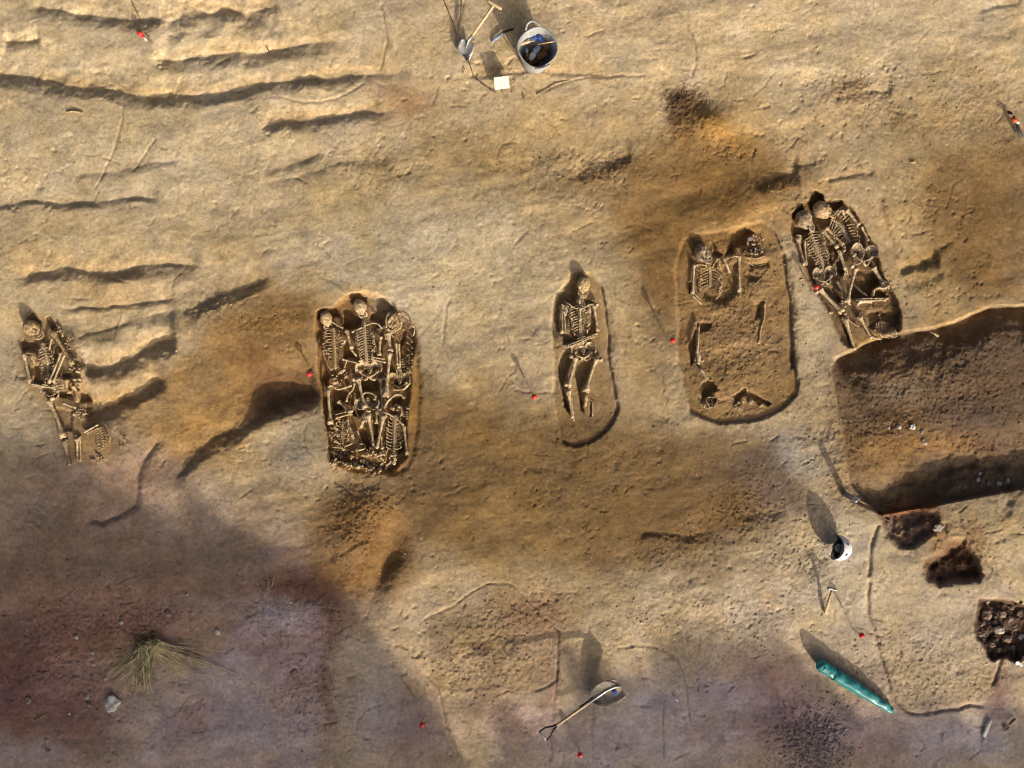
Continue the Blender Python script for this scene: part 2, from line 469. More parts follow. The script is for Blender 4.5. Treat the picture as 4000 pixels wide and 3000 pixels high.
for ln in (Q_(1000, 0)((1080, 10), (1130, 230), (1140, 350), (1100, 500), (1060, 620)), Q_(1000, 0)((1620, 0), (1690, 160), (1740, 330)), Q_(1000, 0)((1790, 0), (1760, 180), (1730, 280)),
           Q_(1000, 0)((170, 830), (280, 850), (400, 880), (560, 885), (700, 850), (860, 770), (960, 710)), Q_(1000, 0)((1850, 640), (1950, 700), (2080, 800)),
           Q_(2000, 0)((1380, 0), (1500, 200), (1580, 380), (1590, 540), (1540, 700)), Q_(2000, 0)((200, 810), (330, 760), (480, 700), (700, 670), (900, 660), (1130, 650), (1200, 670)), Q_(0, 0)((1130, 0), (1210, 160), (1300, 360)),
           Q_(0, 0)((1060, 870), (1050, 1080), (970, 1350), (900, 1500), (820, 1659)), Q_(0, 0)((1350, 1180), (1270, 1300), (1200, 1430), (1130, 1500)), Q_(1000, 750)((1690, 900), (1650, 1000), (1640, 1150), (1610, 1320)),
           Q_(2000, 2250)((860, 640), (1040, 605), (1200, 605), (1330, 650), (1430, 720), (1480, 850), (1500, 1000), (1540, 1300)), Q_(2000, 2250)((1310, 1100), (1300, 1300), (1310, 1600)), Q_(2000, 2250)((1450, 1230), (1520, 1190), (1560, 1300)),
           Q_(1000, 1500)((650, 820), (760, 900), (860, 970), (1000, 960)), Q_(1000, 2250)((1180, 600), (1240, 590), (1320, 630))):
    cutline(ln, 2.6, .016, .08)

# scratches of trowels and bucket teeth, drying cracks
_r = np.random.default_rng(21)
for _ in range(240):
    u0, v0 = _r.uniform(0, 2212), _r.uniform(0, 1659)
    an = _r.choice([-.25, -.25, -.8, 1.2, .3]) + _r.normal(0, .25)
    ln = _r.uniform(12, 55)
    cutline([(u0, v0), (u0 + ln * .5 * math.cos(an) + _r.normal(0, 2), v0 + ln * .5 * math.sin(an) + _r.normal(0, 2)), (u0 + ln * math.cos(an), v0 + ln * math.sin(an))], _r.uniform(1.6, 2.6), _r.uniform(.006, .018), .25)
for _ in range(26):
    u0, v0, an = _r.uniform(60, 2150), _r.uniform(60, 1600), _r.uniform(0, 6.28)
    c_, s_ = math.cos(an), math.sin(an)
    for k in range(9):
        if k == 5:
            continue
        x_ = -26 + 6 * k
        w_ = 8.5 if k < 5 else 6.5
        cutline([(u0 + x_ * c_ - w_ * s_, v0 + x_ * s_ + w_ * c_), (u0 + (x_ + 2) * c_, v0 + (x_ + 2) * s_), (u0 + x_ * c_ + w_ * s_, v0 + x_ * s_ - w_ * c_)], 1.7, .013, .15)
        CUTS.pop()
for _ in range(34):
    q = [(_r.uniform(0, 2212), _r.uniform(0, 1659))]
    an = _r.uniform(0, 6.28)
    for k in range(int(_r.integers(4, 9))):
        an += _r.normal(0, .5)
        q.append((q[-1][0] + 13 * math.cos(an), q[-1][1] + 13 * math.sin(an)))
    cutline(q, 1.6, .012, .15)
# lumpy fill in the wide grave
for q_, a_, b_, h_ in ((C_((1440, 600))[0], 24, 12, .04), (C_((1250, 560))[0], 10, 8, .02), (C_((1420, 1100))[0], 22, 26, .03), (C_((800, 1450))[0], 20, 9, .012), (D_((1150, 300))[0], 26, 16, .012), (D_((900, 900))[0], 20, 20, .012)):
    mound(q_[0], q_[1], a_, b_, 0, h_)
# crumbly zones
for r in ((1480, 245, 60, 70, 20, 1), (1560, 300, 60, 40, 30, .8), (1310, 365, 80, 34, -8, .9), (1180, 360, 110, 40, 0, .35), (800, 360, 70, 40, 0, .45), (1850, 200, 110, 60, 10, .6), (2080, 230, 110, 90, 0, .5), (1950, 260, 100, 40, 10, .4),
          (1700, 420, 70, 40, 0, .6), (780, 1150, 75, 110, 10, .9), (1630, 1090, 90, 70, -20, 1), (1480, 1180, 120, 50, -10, .6), (1920, 940, 180, 70, 0, .9), (1990, 840, 220, 90, 0, .9), (2120, 760, 100, 50, 0, .8), (2080, 980, 160, 60, 0, .8), (1830, 1040, 60, 60, 0, .7), (1730, 1180, 90, 100, 0, .5),
          (1960, 620, 70, 60, 0, .3), (1900, 690, 40, 60, 0, .8), (150, 1400, 200, 140, 0, .7), (280, 1340, 140, 60, 0, .8), (640, 1330, 120, 70, 0, .7), (660, 1500, 80, 120, 0, .8), (1050, 1400, 130, 110, 0, .7), (1750, 1600, 80, 60, 0, 1), (2000, 1450, 160, 90, 0, .6),
          (1500, 1350, 200, 80, 0, .55), (1150, 1340, 90, 90, 0, .5), (560, 690, 60, 30, 0, .6), (450, 660, 60, 14, -20, .8), (350, 760, 90, 30, 0, .3), (1600, 700, 110, 200, 0, .75), (1630, 580, 40, 40, 0, 1), (960, 600, 60, 60, 0, .2), (1250, 1000, 200, 100, 0, .2), (2100, 1200, 80, 80, 0, .5), (1680, 850, 100, 60, 0, .3)):
    rough(*r)
d_in = (U > -60) & (U < 2272) & (V > -60) & (V < 1719)
fine = fbm(U / 9, V / 9, 3, 3, .6)
pit = np.clip(fbm(U / 15, V / 15, 3, 1, .7) - .27, 0, 1)
Z -= np.where(d_in, .018 * pit * (.5 + .8 * sst(-.1, .4, fbm(U / 160, V / 130, 2, 9))), 0)
clod = np.clip(fbm(U / 5.2, V / 5.2, 2, 6, .7), -.2, 1)
Z += np.where(d_in, (0.0020 + .005 * ROUGH) * fine + (0.0008 + .011 * ROUGH) * clod, 0)
Z += np.where(d_in, 0.0022 * fbm(Ur / 30, Vr / 22, 4, 10, .65), 0)
# tool and tooth scratches
scr = fbm((U * .8 + V * .6) / 60, (V * .8 - U * .6) / 5, 2, 13)
Z += np.where(d_in, .0035 * np.clip(scr, 0, 1) * sst(0, .5, fbm(U / 120, V / 120, 2, 14)), 0)

# ------------------------------------------------------------------ soil colours (as in full sun), with some shade painted in
for p in ((300, 250, 400, 260, 0, (184, 160, 114), .7), (150, 620, 260, 200, 0, (176, 150, 104), .7), (1900, 100, 420, 180, 0, (190, 163, 116), .9), (1250, 100, 380, 160, 0, (198, 168, 116), .8),
          (1150, 330, 230, 120, -10, (166, 135, 84), .75), (760, 400, 200, 80, -12, (172, 143, 92), .6), (880, 215, 70, 45, 0, (166, 122, 76), .7), (1000, 330, 130, 60, 0, (166, 136, 88), .6),
          (900, 580, 260, 110, 0, (182, 160, 116), .8), (1100, 560, 170, 120, 0, (180, 156, 112), .7), (960, 760, 70, 160, 0, (178, 154, 110), .7), (1010, 880, 110, 140, 0, (156, 122, 70), .7),
          (1350, 480, 160, 60, 0, (160, 134, 90), .6), (1560, 400, 190, 120, -10, (152, 112, 58), .9), (1580, 290, 60, 60, 0, (170, 128, 62), .8), (1470, 470, 110, 80, 0, (140, 104, 58), .7),
          (1450, 620, 60, 150, 0, (136, 100, 58), .75), (1390, 600, 50, 60, 0, (182, 156, 108), .5), (1390, 760, 70, 180, 0, (150, 122, 76), .7), (1340, 660, 40, 60, 0, (170, 142, 92), .5),
          (2080, 430, 170, 200, 0, (144, 110, 62), .85), (1990, 560, 90, 70, 0, (168, 138, 84), .6), (2000, 300, 160, 70, 0, (170, 142, 92), .6), (2120, 600, 120, 60, 0, (150, 118, 68), .7), (2030, 660, 90, 50, 0, (160, 130, 80), .7),
          (1750, 430, 70, 70, 0, (170, 138, 86), .6), (1950, 440, 50, 90, 0, (182, 152, 100), .6),
          (1760, 720, 40, 130, -10, (180, 158, 118), .8), (1790, 900, 50, 130, 0, (168, 144, 102), .7), (1725, 975, 70, 50, 0, (176, 160, 130), .9),
          (560, 640, 110, 70, 0, (150, 114, 62), .7), (640, 760, 70, 80, 0, (152, 114, 60), .8), (420, 780, 150, 70, -15, (168, 132, 78), .7), (430, 900, 170, 60, -15, (162, 122, 64), .85), (560, 850, 90, 90, 0, (104, 74, 46), .8),
          (500, 690, 80, 34, -10, (120, 86, 50), .6), (250, 860, 60, 40, 0, (178, 146, 92), .5), (520, 1010, 90, 50, -20, (176, 144, 92), .7), (640, 970, 55, 90, 0, (132, 120, 96), .85), (100, 920, 150, 90, 0, (150, 132, 102), .7),
          (560, 1080, 120, 60, 0, (170, 142, 96), .5), (1250, 1000, 260, 90, 0, (150, 118, 68), .8), (1000, 1000, 120, 100, 0, (146, 112, 62), .8), (1160, 1035, 50, 55, 0, (98, 80, 62), .8), (930, 1070, 70, 90, 0, (112, 92, 66), .7), (1060, 1170, 180, 90, 0, (152, 120, 68), .8),
          (1300, 1150, 150, 90, 0, (146, 116, 70), .7), (1460, 1130, 140, 60, -10, (120, 92, 58), .7), (1500, 1010, 120, 60, 0, (142, 110, 66), .7), (1280, 1270, 120, 60, 0, (160, 134, 90), .6),
          (780, 1130, 80, 80, 0, (146, 102, 48), .9), (780, 1230, 90, 80, 0, (134, 92, 46), .85), (640, 1100, 90, 60, 0, (150, 120, 74), .6), (660, 1200, 80, 60, 0, (128, 100, 74), .7),
          (1610, 1080, 90, 60, -30, (128, 94, 50), .85), (1690, 1050, 50, 60, 10, (100, 78, 58), .6), (1560, 1150, 60, 30, -20, (92, 70, 50), .6), (1540, 1240, 60, 50, 0, (112, 84, 52), .7), (1830, 1060, 40, 60, 0, (140, 106, 58), .7),  # includes the helmet's cast shadow, painted over darker crumbly soil
          (1980, 850, 230, 90, 0, (134, 104, 66), .9), (2050, 770, 180, 40, -8, (112, 92, 72), .7), (2130, 880, 110, 80, 0, (108, 88, 68), .7), (2000, 960, 200, 40, 0, (146, 104, 52), .8), (1900, 1000, 80, 40, 0, (150, 112, 62), .7), (1930, 860, 70, 40, 0, (150, 126, 90), .6),
          (1700, 1340, 330, 110, 0, (184, 162, 122), .9), (2000, 1400, 180, 130, 0, (176, 154, 116), .85), (2130, 1110, 120, 80, 0, (172, 150, 110), .8), (1820, 1250, 60, 120, 0, (186, 166, 126), .8), (1420, 1330, 120, 70, 0, (178, 152, 108), .7),
          (1460, 1380, 90, 40, 0, (186, 164, 120), .6), (1300, 1400, 80, 60, 0, (166, 144, 104), .6), (2030, 1150, 30, 60, -30, (146, 100, 46), .8), (2100, 1140, 24, 60, -20, (140, 92, 44), .7), (2170, 1120, 30, 30, 0, (150, 112, 60), .6),
          (1450, 1590, 300, 90, 0, (176, 162, 144), .9), (1680, 1540, 130, 110, 20, (156, 122, 108), .9), (1750, 1600, 110, 60, 0, (130, 110, 92), .8), (1660, 1440, 80, 40, 0, (150, 116, 98), .7), (1500, 1570, 50, 50, 0, (160, 124, 100), .6), (1960, 1590, 140, 60, 0, (158, 142, 126), .8), (2150, 1600, 90, 60, 0, (172, 158, 138), .8), (1880, 1600, 60, 50, 0, (160, 124, 106), .6),
          (2150, 1510, 26, 60, 10, (130, 94, 84), .8), (1650, 1290, 20, 60, 0, (160, 120, 84), .5),
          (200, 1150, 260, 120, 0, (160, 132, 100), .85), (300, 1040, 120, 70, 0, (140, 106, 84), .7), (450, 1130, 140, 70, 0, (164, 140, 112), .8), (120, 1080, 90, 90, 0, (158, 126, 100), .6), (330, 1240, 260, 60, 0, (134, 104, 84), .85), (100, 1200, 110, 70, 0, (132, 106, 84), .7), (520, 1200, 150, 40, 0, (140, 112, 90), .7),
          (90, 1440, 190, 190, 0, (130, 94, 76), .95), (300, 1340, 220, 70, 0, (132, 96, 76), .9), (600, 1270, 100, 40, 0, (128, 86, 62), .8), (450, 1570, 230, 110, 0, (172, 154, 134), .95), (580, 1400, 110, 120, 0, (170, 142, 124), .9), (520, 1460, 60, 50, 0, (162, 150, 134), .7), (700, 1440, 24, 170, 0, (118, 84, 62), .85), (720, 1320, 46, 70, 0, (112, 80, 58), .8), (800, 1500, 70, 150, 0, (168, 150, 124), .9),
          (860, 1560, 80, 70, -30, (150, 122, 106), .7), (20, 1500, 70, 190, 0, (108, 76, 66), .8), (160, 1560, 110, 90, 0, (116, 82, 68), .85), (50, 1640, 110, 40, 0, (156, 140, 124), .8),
          (1060, 1360, 110, 90, 0, (156, 132, 92), .7), (1080, 1460, 110, 70, 0, (172, 140, 92), .7), (1140, 1330, 60, 50, 30, (150, 108, 76), .75), (1200, 1330, 40, 50, 0, (142, 102, 72), .5), (1040, 1520, 50, 40, 0, (120, 96, 74), .7), (1120, 1560, 80, 50, 0, (160, 128, 98), .7), (950, 1440, 60, 60, 0, (182, 154, 106), .6), (1180, 1470, 24, 60, 0, (150, 112, 82), .6)):
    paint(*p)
for p in ((945, 1398, 26, 30, 0, (86, 76, 70), .9, 2), (1035, 1405, 32, 12, 5, (96, 74, 56), .8, 2), (1060, 1010, 20, 14, 0, (120, 94, 64), .4, 1),
          (1480, 235, 36, 40, 25, (96, 70, 44), .95, 1.6), (1476, 290, 24, 34, 10, (104, 76, 46), .8, 1.4), (1426, 312, 12, 18, 0, (92, 72, 54), .8, 1.4), (1290, 375, 30, 22, 60, (104, 78, 50), .8, 1.4), (1345, 352, 46, 15, -14, (98, 76, 54), .9, 1.6),
          (820, 360, 40, 20, 0, (130, 104, 66), .6, 1), (1855, 190, 50, 22, 0, (140, 110, 66), .6, 1), (2080, 160, 80, 30, 20, (150, 118, 72), .5, 1), (1700, 395, 50, 16, -14, (88, 62, 42), .7, 1.5), (1760, 590, 30, 40, 0, (120, 88, 50), .6, 1.2),
          (570, 690, 36, 12, -10, (86, 60, 38), .8, 1.4), (1700, 470, 60, 30, -20, (150, 116, 64), .5, 1)):
    paint(*p)
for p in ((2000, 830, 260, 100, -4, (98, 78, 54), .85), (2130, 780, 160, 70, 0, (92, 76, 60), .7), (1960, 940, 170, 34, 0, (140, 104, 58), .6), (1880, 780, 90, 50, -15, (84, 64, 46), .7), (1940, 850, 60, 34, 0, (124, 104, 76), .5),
          (2010, 1060, 150, 44, -6, (86, 62, 46), .85), (2150, 1040, 90, 40, 0, (84, 66, 54), .7), (2130, 1110, 90, 40, 0, (160, 138, 100), .6), (1950, 1090, 70, 16, -8, (128, 80, 44), .7),  # big cut: its shadow partly painted in as dark ground
          (540, 810, 60, 60, 0, (92, 64, 38), .75), (620, 830, 70, 40, 10, (84, 58, 36), .75), (440, 960, 70, 26, -35, (110, 78, 48), .5), (250, 815, 90, 14, -20, (120, 88, 52), .5), (280, 870, 80, 12, -22, (110, 80, 48), .5),  # shade of the hollow and of the furrow banks painted over the soil
          (860, 1190, 40, 70, 0, (96, 66, 40), .7), (700, 1260, 70, 60, 0, (104, 74, 50), .7), (1000, 1110, 90, 50, 0, (112, 86, 50), .5)):  # starts with the shadow in the notch below the mass grave, painted dark
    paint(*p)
for p in ((1060, 960, 250, 110, 0, (108, 82, 45), .6), (1310, 1080, 190, 90, 0, (114, 87, 50), .6), (900, 1110, 70, 90, 0, (104, 79, 48), .6), (1480, 1130, 110, 50, -10, (104, 78, 46), .6), (1600, 1120, 60, 40, 0, (100, 74, 42), .6), (1560, 480, 170, 60, -10, (118, 86, 44), .5), (1430, 640, 40, 130, 0, (112, 82, 42), .5),
          (2120, 500, 120, 120, 0, (112, 84, 46), .5), (1880, 540, 30, 110, -10, (150, 116, 68), .4), (640, 690, 70, 50, 0, (116, 84, 42), .5), (430, 930, 90, 30, -25, (170, 128, 70), .4), (780, 1110, 60, 70, 0, (136, 92, 40), .6),
          (1720, 1330, 250, 90, 0, (188, 167, 130), .6), (1830, 1220, 50, 110, 0, (192, 173, 136), .6), (2050, 1330, 110, 80, 0, (186, 164, 124), .6), (960, 720, 50, 160, 0, (192, 168, 124), .6), (880, 560, 160, 60, -8, (192, 170, 126), .5), (1330, 100, 300, 100, 0, (208, 178, 128), .5), (1950, 60, 250, 80, 0, (196, 170, 124), .5), (300, 330, 260, 60, -8, (190, 166, 122), .5),
          (930, 1420, 50, 50, 0, (188, 160, 112), .6), (1420, 1350, 90, 50, 0, (186, 160, 114), .5), (1250, 1420, 30, 60, 0, (176, 152, 112), .5), (1725, 985, 50, 40, 0, (184, 168, 138), .7), (1750, 760, 34, 110, -10, (188, 164, 122), .5)):
    paint(*p)
paintpoly([(1420, 300), (1480, 210), (1560, 250), (1680, 340), (1720, 400), (1640, 460), (1500, 500), (1470, 540), (1440, 700), (1380, 640), (1370, 520), (1300, 450), (1200, 400), (1300, 360)], (134, 100, 54), .72, 26, True)
paintpoly([(920, 800), (1000, 860), (1080, 940), (1190, 930), (1230, 980), (1330, 950), (1450, 930), (1560, 930), (1640, 980), (1620, 1080), (1500, 1180), (1350, 1230), (1200, 1220), (1000, 1200), (880, 1150), (850, 1080), (900, 950)], (116, 87, 48), .68, 36, True)
paintpoly([(500, 680), (680, 660), (690, 800), (700, 860), (600, 900), (500, 1000), (380, 1000), (330, 950), (200, 900), (190, 860), (350, 830), (440, 720)], (150, 112, 60), .55, 26, True)
paintpoly([(690, 1080), (860, 1060), (880, 1180), (860, 1280), (740, 1300), (650, 1200)], (126, 93, 50), .7, 26, True)
paintpoly([(2030, 330), (2230, 300), (2230, 640), (2100, 640), (2020, 560), (1990, 430)], (132, 100, 56), .5, 30, True)
paintpoly([(505, 762), (560, 765), (620, 795), (690, 812), (695, 850), (600, 895), (540, 900), (548, 850), (530, 800)], (92, 66, 42), .7, 16, True)  # dark brown soil of the hollow, with its shadow's outline painted in
paint(1478, 238, 36, 40, 25, (90, 66, 42), .9, 1.6)
paint(1545, 268, 40, 28, 10, (160, 118, 58), .7, 1.4)
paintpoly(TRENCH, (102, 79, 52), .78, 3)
for p in ((1960, 850, 60, 30, 0, (132, 110, 80), .6), (2080, 900, 90, 40, 0, (88, 70, 54), .6), (1900, 990, 70, 40, 0, (142, 106, 60), .6), (2030, 965, 120, 24, 0, (140, 102, 56), .6), (1930, 920, 60, 30, 0, (120, 90, 56), .5), (2150, 960, 60, 40, 0, (84, 66, 52), .5)):
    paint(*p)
paintpoly([(1800, 790), (1840, 764), (1905, 735), (2010, 716), (2140, 668), (2260, 664), (2260, 760), (2100, 780), (1960, 770), (1860, 800), (1812, 850)], (86, 66, 48), .6, 12)  # darker band just inside the trench's upper edge
PALE = [(400, 1440), (470, 1400), (520, 1335), (600, 1290), (690, 1312), (706, 1400), (702, 1500), (690, 1720), (215, 1720), (330, 1570), (380, 1510)]
paintpoly(PALE, (172, 150, 132), .75, 20, True)
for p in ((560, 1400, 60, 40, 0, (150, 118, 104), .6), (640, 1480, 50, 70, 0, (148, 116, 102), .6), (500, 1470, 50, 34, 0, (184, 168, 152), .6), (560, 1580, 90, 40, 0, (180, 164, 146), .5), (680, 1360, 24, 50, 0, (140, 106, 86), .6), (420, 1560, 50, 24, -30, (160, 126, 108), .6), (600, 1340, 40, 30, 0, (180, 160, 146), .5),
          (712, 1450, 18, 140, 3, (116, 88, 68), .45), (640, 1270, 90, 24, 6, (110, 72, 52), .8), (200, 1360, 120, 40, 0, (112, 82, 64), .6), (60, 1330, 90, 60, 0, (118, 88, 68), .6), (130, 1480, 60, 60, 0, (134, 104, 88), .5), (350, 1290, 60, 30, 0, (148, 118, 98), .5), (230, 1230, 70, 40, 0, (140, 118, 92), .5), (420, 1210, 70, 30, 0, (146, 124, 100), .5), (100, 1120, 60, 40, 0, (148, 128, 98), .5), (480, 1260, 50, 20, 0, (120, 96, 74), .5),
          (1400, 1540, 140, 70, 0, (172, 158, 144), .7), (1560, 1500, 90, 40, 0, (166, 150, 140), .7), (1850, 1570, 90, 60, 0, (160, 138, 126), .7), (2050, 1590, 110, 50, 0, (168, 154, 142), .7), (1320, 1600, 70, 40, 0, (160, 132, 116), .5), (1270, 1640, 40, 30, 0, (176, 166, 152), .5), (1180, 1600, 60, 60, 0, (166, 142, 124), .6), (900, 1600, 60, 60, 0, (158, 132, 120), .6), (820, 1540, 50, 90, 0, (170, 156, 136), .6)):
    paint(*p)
paintpoly(G4, (134, 101, 57), .85, 6)
paintpoly(G3, (134, 104, 62), .7, 8)
paintpoly(A_((700, 2400), (1000, 2350), (1400, 2150), (1400, 2400), (1000, 2700), (700, 2700)), (118, 92, 60), .6, 10)
paintpoly(G2, (158, 114, 56), .8, 8)
paintpoly(G2in, (128, 94, 54), .8, 5)
paintpoly(I_((430, 2700), (900, 2800), (1400, 2850), (1650, 2700), (1600, 2920), (1300, 2980), (900, 2950), (600, 2850)), (146, 102, 52), .8, 8)
paintpoly(G5, (110, 82, 50), .9, 6)
paintpoly(K_((50, 300), (250, 60), (500, 120), (900, 500), (1100, 1100), (1200, 1500), (1300, 1900), (1700, 2100), (1500, 2400), (800, 2450), (600, 1900), (400, 1400), (150, 1200), (80, 800)), (142, 108, 62), .7, 16)
paintpoly(Q_(3000, 1500)((955, 1110), (1100, 1060), (1300, 1030), (1480, 1070), (1500, 1180), (1450, 1290), (1340, 1370), (1240, 1425), (1120, 1425), (1050, 1340), (1000, 1250)), (98, 72, 52), .85, 9)
paintpoly(P2, (104, 72, 48), .9, 14)
paintpoly(P3, (84, 60, 42), .95, 4)
paintpoly(Q_(3000, 1500)((950, 1130), (1050, 1040), (1400, 1000), (1500, 1030), (1380, 1090), (1100, 1140)), (128, 80, 46), .8, 5)
paintpoly(RING, (158, 130, 90), .35, 6)
# ochre subsoil exposed on the furrow ramps
for ln in ([(0, 150), (150, 175), (300, 195), (360, 200), (470, 190), (560, 172), (700, 155), (900, 142)], [(340, 30), (420, 12), (530, 18), (600, 0)], [(380, 118), (480, 106), (590, 98), (730, 78)], [(560, 265), (650, 250), (740, 238), (860, 225)],
           [(20, 590), (140, 565), (200, 578), (300, 562), (430, 560)], [(200, 655), (330, 640), (390, 630)], [(190, 790), (300, 750), (380, 720)], [(190, 880), (300, 840), (360, 800)], [(1800, 765), (1900, 720), (2060, 688), (2150, 655)], [(1940, 575), (2000, 555), (2040, 540)],
           [(1000, 158), (1160, 145), (1330, 158)], [(660, 668), (765, 622), (860, 628)], [(1480, 505), (1600, 480), (1700, 440)], [(1720, 420), (1780, 395), (1890, 368)]):
    paintline(ln, 13, (204, 162, 98), .35)

for p in ((1080, 1010, 260, 110, 0, (122, 94, 54), .75), (1300, 960, 150, 80, 0, (118, 92, 56), .7), (1560, 640, 90, 60, 0, (126, 96, 54), .5), (1420, 560, 60, 120, 0, (124, 92, 50), .6), (1560, 430, 170, 70, -15, (132, 98, 52), .7),
          (1330, 300, 110, 50, 0, (150, 124, 80), .5), (1160, 420, 150, 60, -8, (146, 118, 74), .6), (2120, 480, 120, 150, 0, (122, 92, 52), .6), (2060, 560, 60, 30, 0, (118, 88, 50), .5), (1950, 270, 160, 40, 8, (150, 122, 80), .6), (1840, 215, 70, 30, 0, (126, 98, 60), .7),
          (650, 650, 60, 40, 0, (122, 90, 48), .6), (560, 740, 70, 40, -20, (120, 86, 46), .6), (930, 1000, 60, 90, 0, (116, 92, 60), .6), (1480, 1080, 130, 60, 0, (116, 88, 52), .6), (1400, 1190, 110, 50, -10, (126, 98, 60), .6), (1680, 1050, 60, 90, -25, (92, 76, 60), .75), (1620, 1010, 60, 40, 0, (104, 84, 62), .6),  # beside the helmet: darker soil with its cast shadow painted in
          (240, 620, 120, 40, 0, (148, 120, 78), .5), (100, 560, 90, 40, 0, (166, 136, 90), .5), (420, 510, 130, 50, 0, (164, 138, 92), .5), (330, 1180, 260, 110, 0, (120, 98, 76), .6), (80, 1180, 130, 130, 0, (118, 96, 74), .6), (560, 1190, 90, 50, 0, (124, 104, 80), .6),
          (1290, 760, 40, 160, 0, (132, 104, 62), .4), (1000, 470, 200, 50, -8, (190, 166, 122), .5), (850, 640, 60, 60, 0, (190, 168, 128), .6), (2190, 380, 60, 160, 0, (128, 98, 58), .6)):
    paint(*p)
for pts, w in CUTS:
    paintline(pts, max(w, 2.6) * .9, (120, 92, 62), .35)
spk = fbm(U / 8, V / 8, 3, 12, .75)
# colour breakup
n1 = fbm(U / 120, V / 90, 5, 4, .6)
n2 = fbm(U / 24, V / 24, 4, 8, .65)
n3 = fbm(U / 5, V / 5, 3, 2, .7)
gain = 1 + .25 * n1 + .26 * n2 + .14 * n3 - .8 * np.clip(spk - .33, 0, .5)
gain = gain * (1 + .24 * fbm(U / 55, V / 42, 5, 7, .7))
COLR *= gain[..., None].astype(np.float32)
warm = (fbm(U / 60, V / 60, 4, 11, .6))[..., None]
COLR *= (1 + warm * np.array([.05, 0.0, -.16])).astype(np.float32)
far = sst(1500, 6000, np.hypot(U - CX, V - CY))[..., None]
COLR = COLR * (1 - far) + alb((150, 128, 84)) * far * .8
low = sst(1150, 1420, V)[..., None]  # ground tint weighted to the shaded lower part, correcting the shade's hue
COLR = COLR * (1 - low * np.array([.0, .035, .05]))
COLR = np.clip(COLR, .008, .75)


def wpos(u, v, z):
    f = M * (H - z) / H
    return ((u - CX) * f, (CY - v) * f, z)


def ground(u, v):
    i = min(max(np.searchsorted(gu, u) - 1, 0), NU - 2)
    j = min(max(np.searchsorted(gv, v) - 1, 0), NV - 2)
    a = (u - gu[i]) / (gu[i + 1] - gu[i])
    b = (v - gv[j]) / (gv[j + 1] - gv[j])
    return float(Z[j, i] * (1 - a) * (1 - b) + Z[j, i + 1] * a * (1 - b) + Z[j + 1, i] * (1 - a) * b + Z[j + 1, i + 1] * a * b)


def gmax(u, v, r=6):
    return max(ground(u + a, v + b) for a in (-r, 0, r) for b in (-r, 0, r))


# ------------------------------------------------------------------ materials
def newmat(name):
    m = bpy.data.materials.new(name)
    m.use_nodes = True
    nt = m.node_tree
    b = nt.nodes['Principled BSDF']
    return m, nt, b


def mat(name, col, rough_=.7, metal=0.0, var=.12, scale=30.0, bump=.15, col2=None, spec=.3):
    m, nt, b = newmat(name)
    N = nt.nodes.new
    tc = N('ShaderNodeTexCoord')
    nz = N('ShaderNodeTexNoise')
    nz.inputs['Scale'].default_value = scale
    nz.inputs['Detail'].default_value = 6
    nz.inputs['Roughness'].default_value = .65
    cr = N('ShaderNodeValToRGB')
    c = np.array(col)
    c2 = np.array(col2) if col2 is not None else c * (1 - 2.5 * var)
    cr.color_ramp.elements[0].position = .34
    cr.color_ramp.elements[1].position = .66
    cr.color_ramp.elements[0].color = (*np.clip(c2, 0, 1), 1)
    cr.color_ramp.elements[1].color = (*np.clip(c * (1 + var), 0, 1), 1)
    nt.links.new(tc.outputs['Object'], nz.inputs['Vector'])
    nt.links.new(nz.outputs['Fac'], cr.inputs['Fac'])
    nt.links.new(cr.outputs['Color'], b.inputs['Base Color'])
    b.inputs['Roughness'].default_value = rough_
    b.inputs['Metallic'].default_value = metal
    b.inputs['Specular IOR Level'].default_value = spec
    if bump:
        bp = N('ShaderNodeBump')
        bp.inputs['Strength'].default_value = bump
        bp.inputs['Distance'].default_value = .004
        nt.links.new(nz.outputs['Fac'], bp.inputs['Height'])
        nt.links.new(bp.outputs['Normal'], b.inputs['Normal'])
    return m


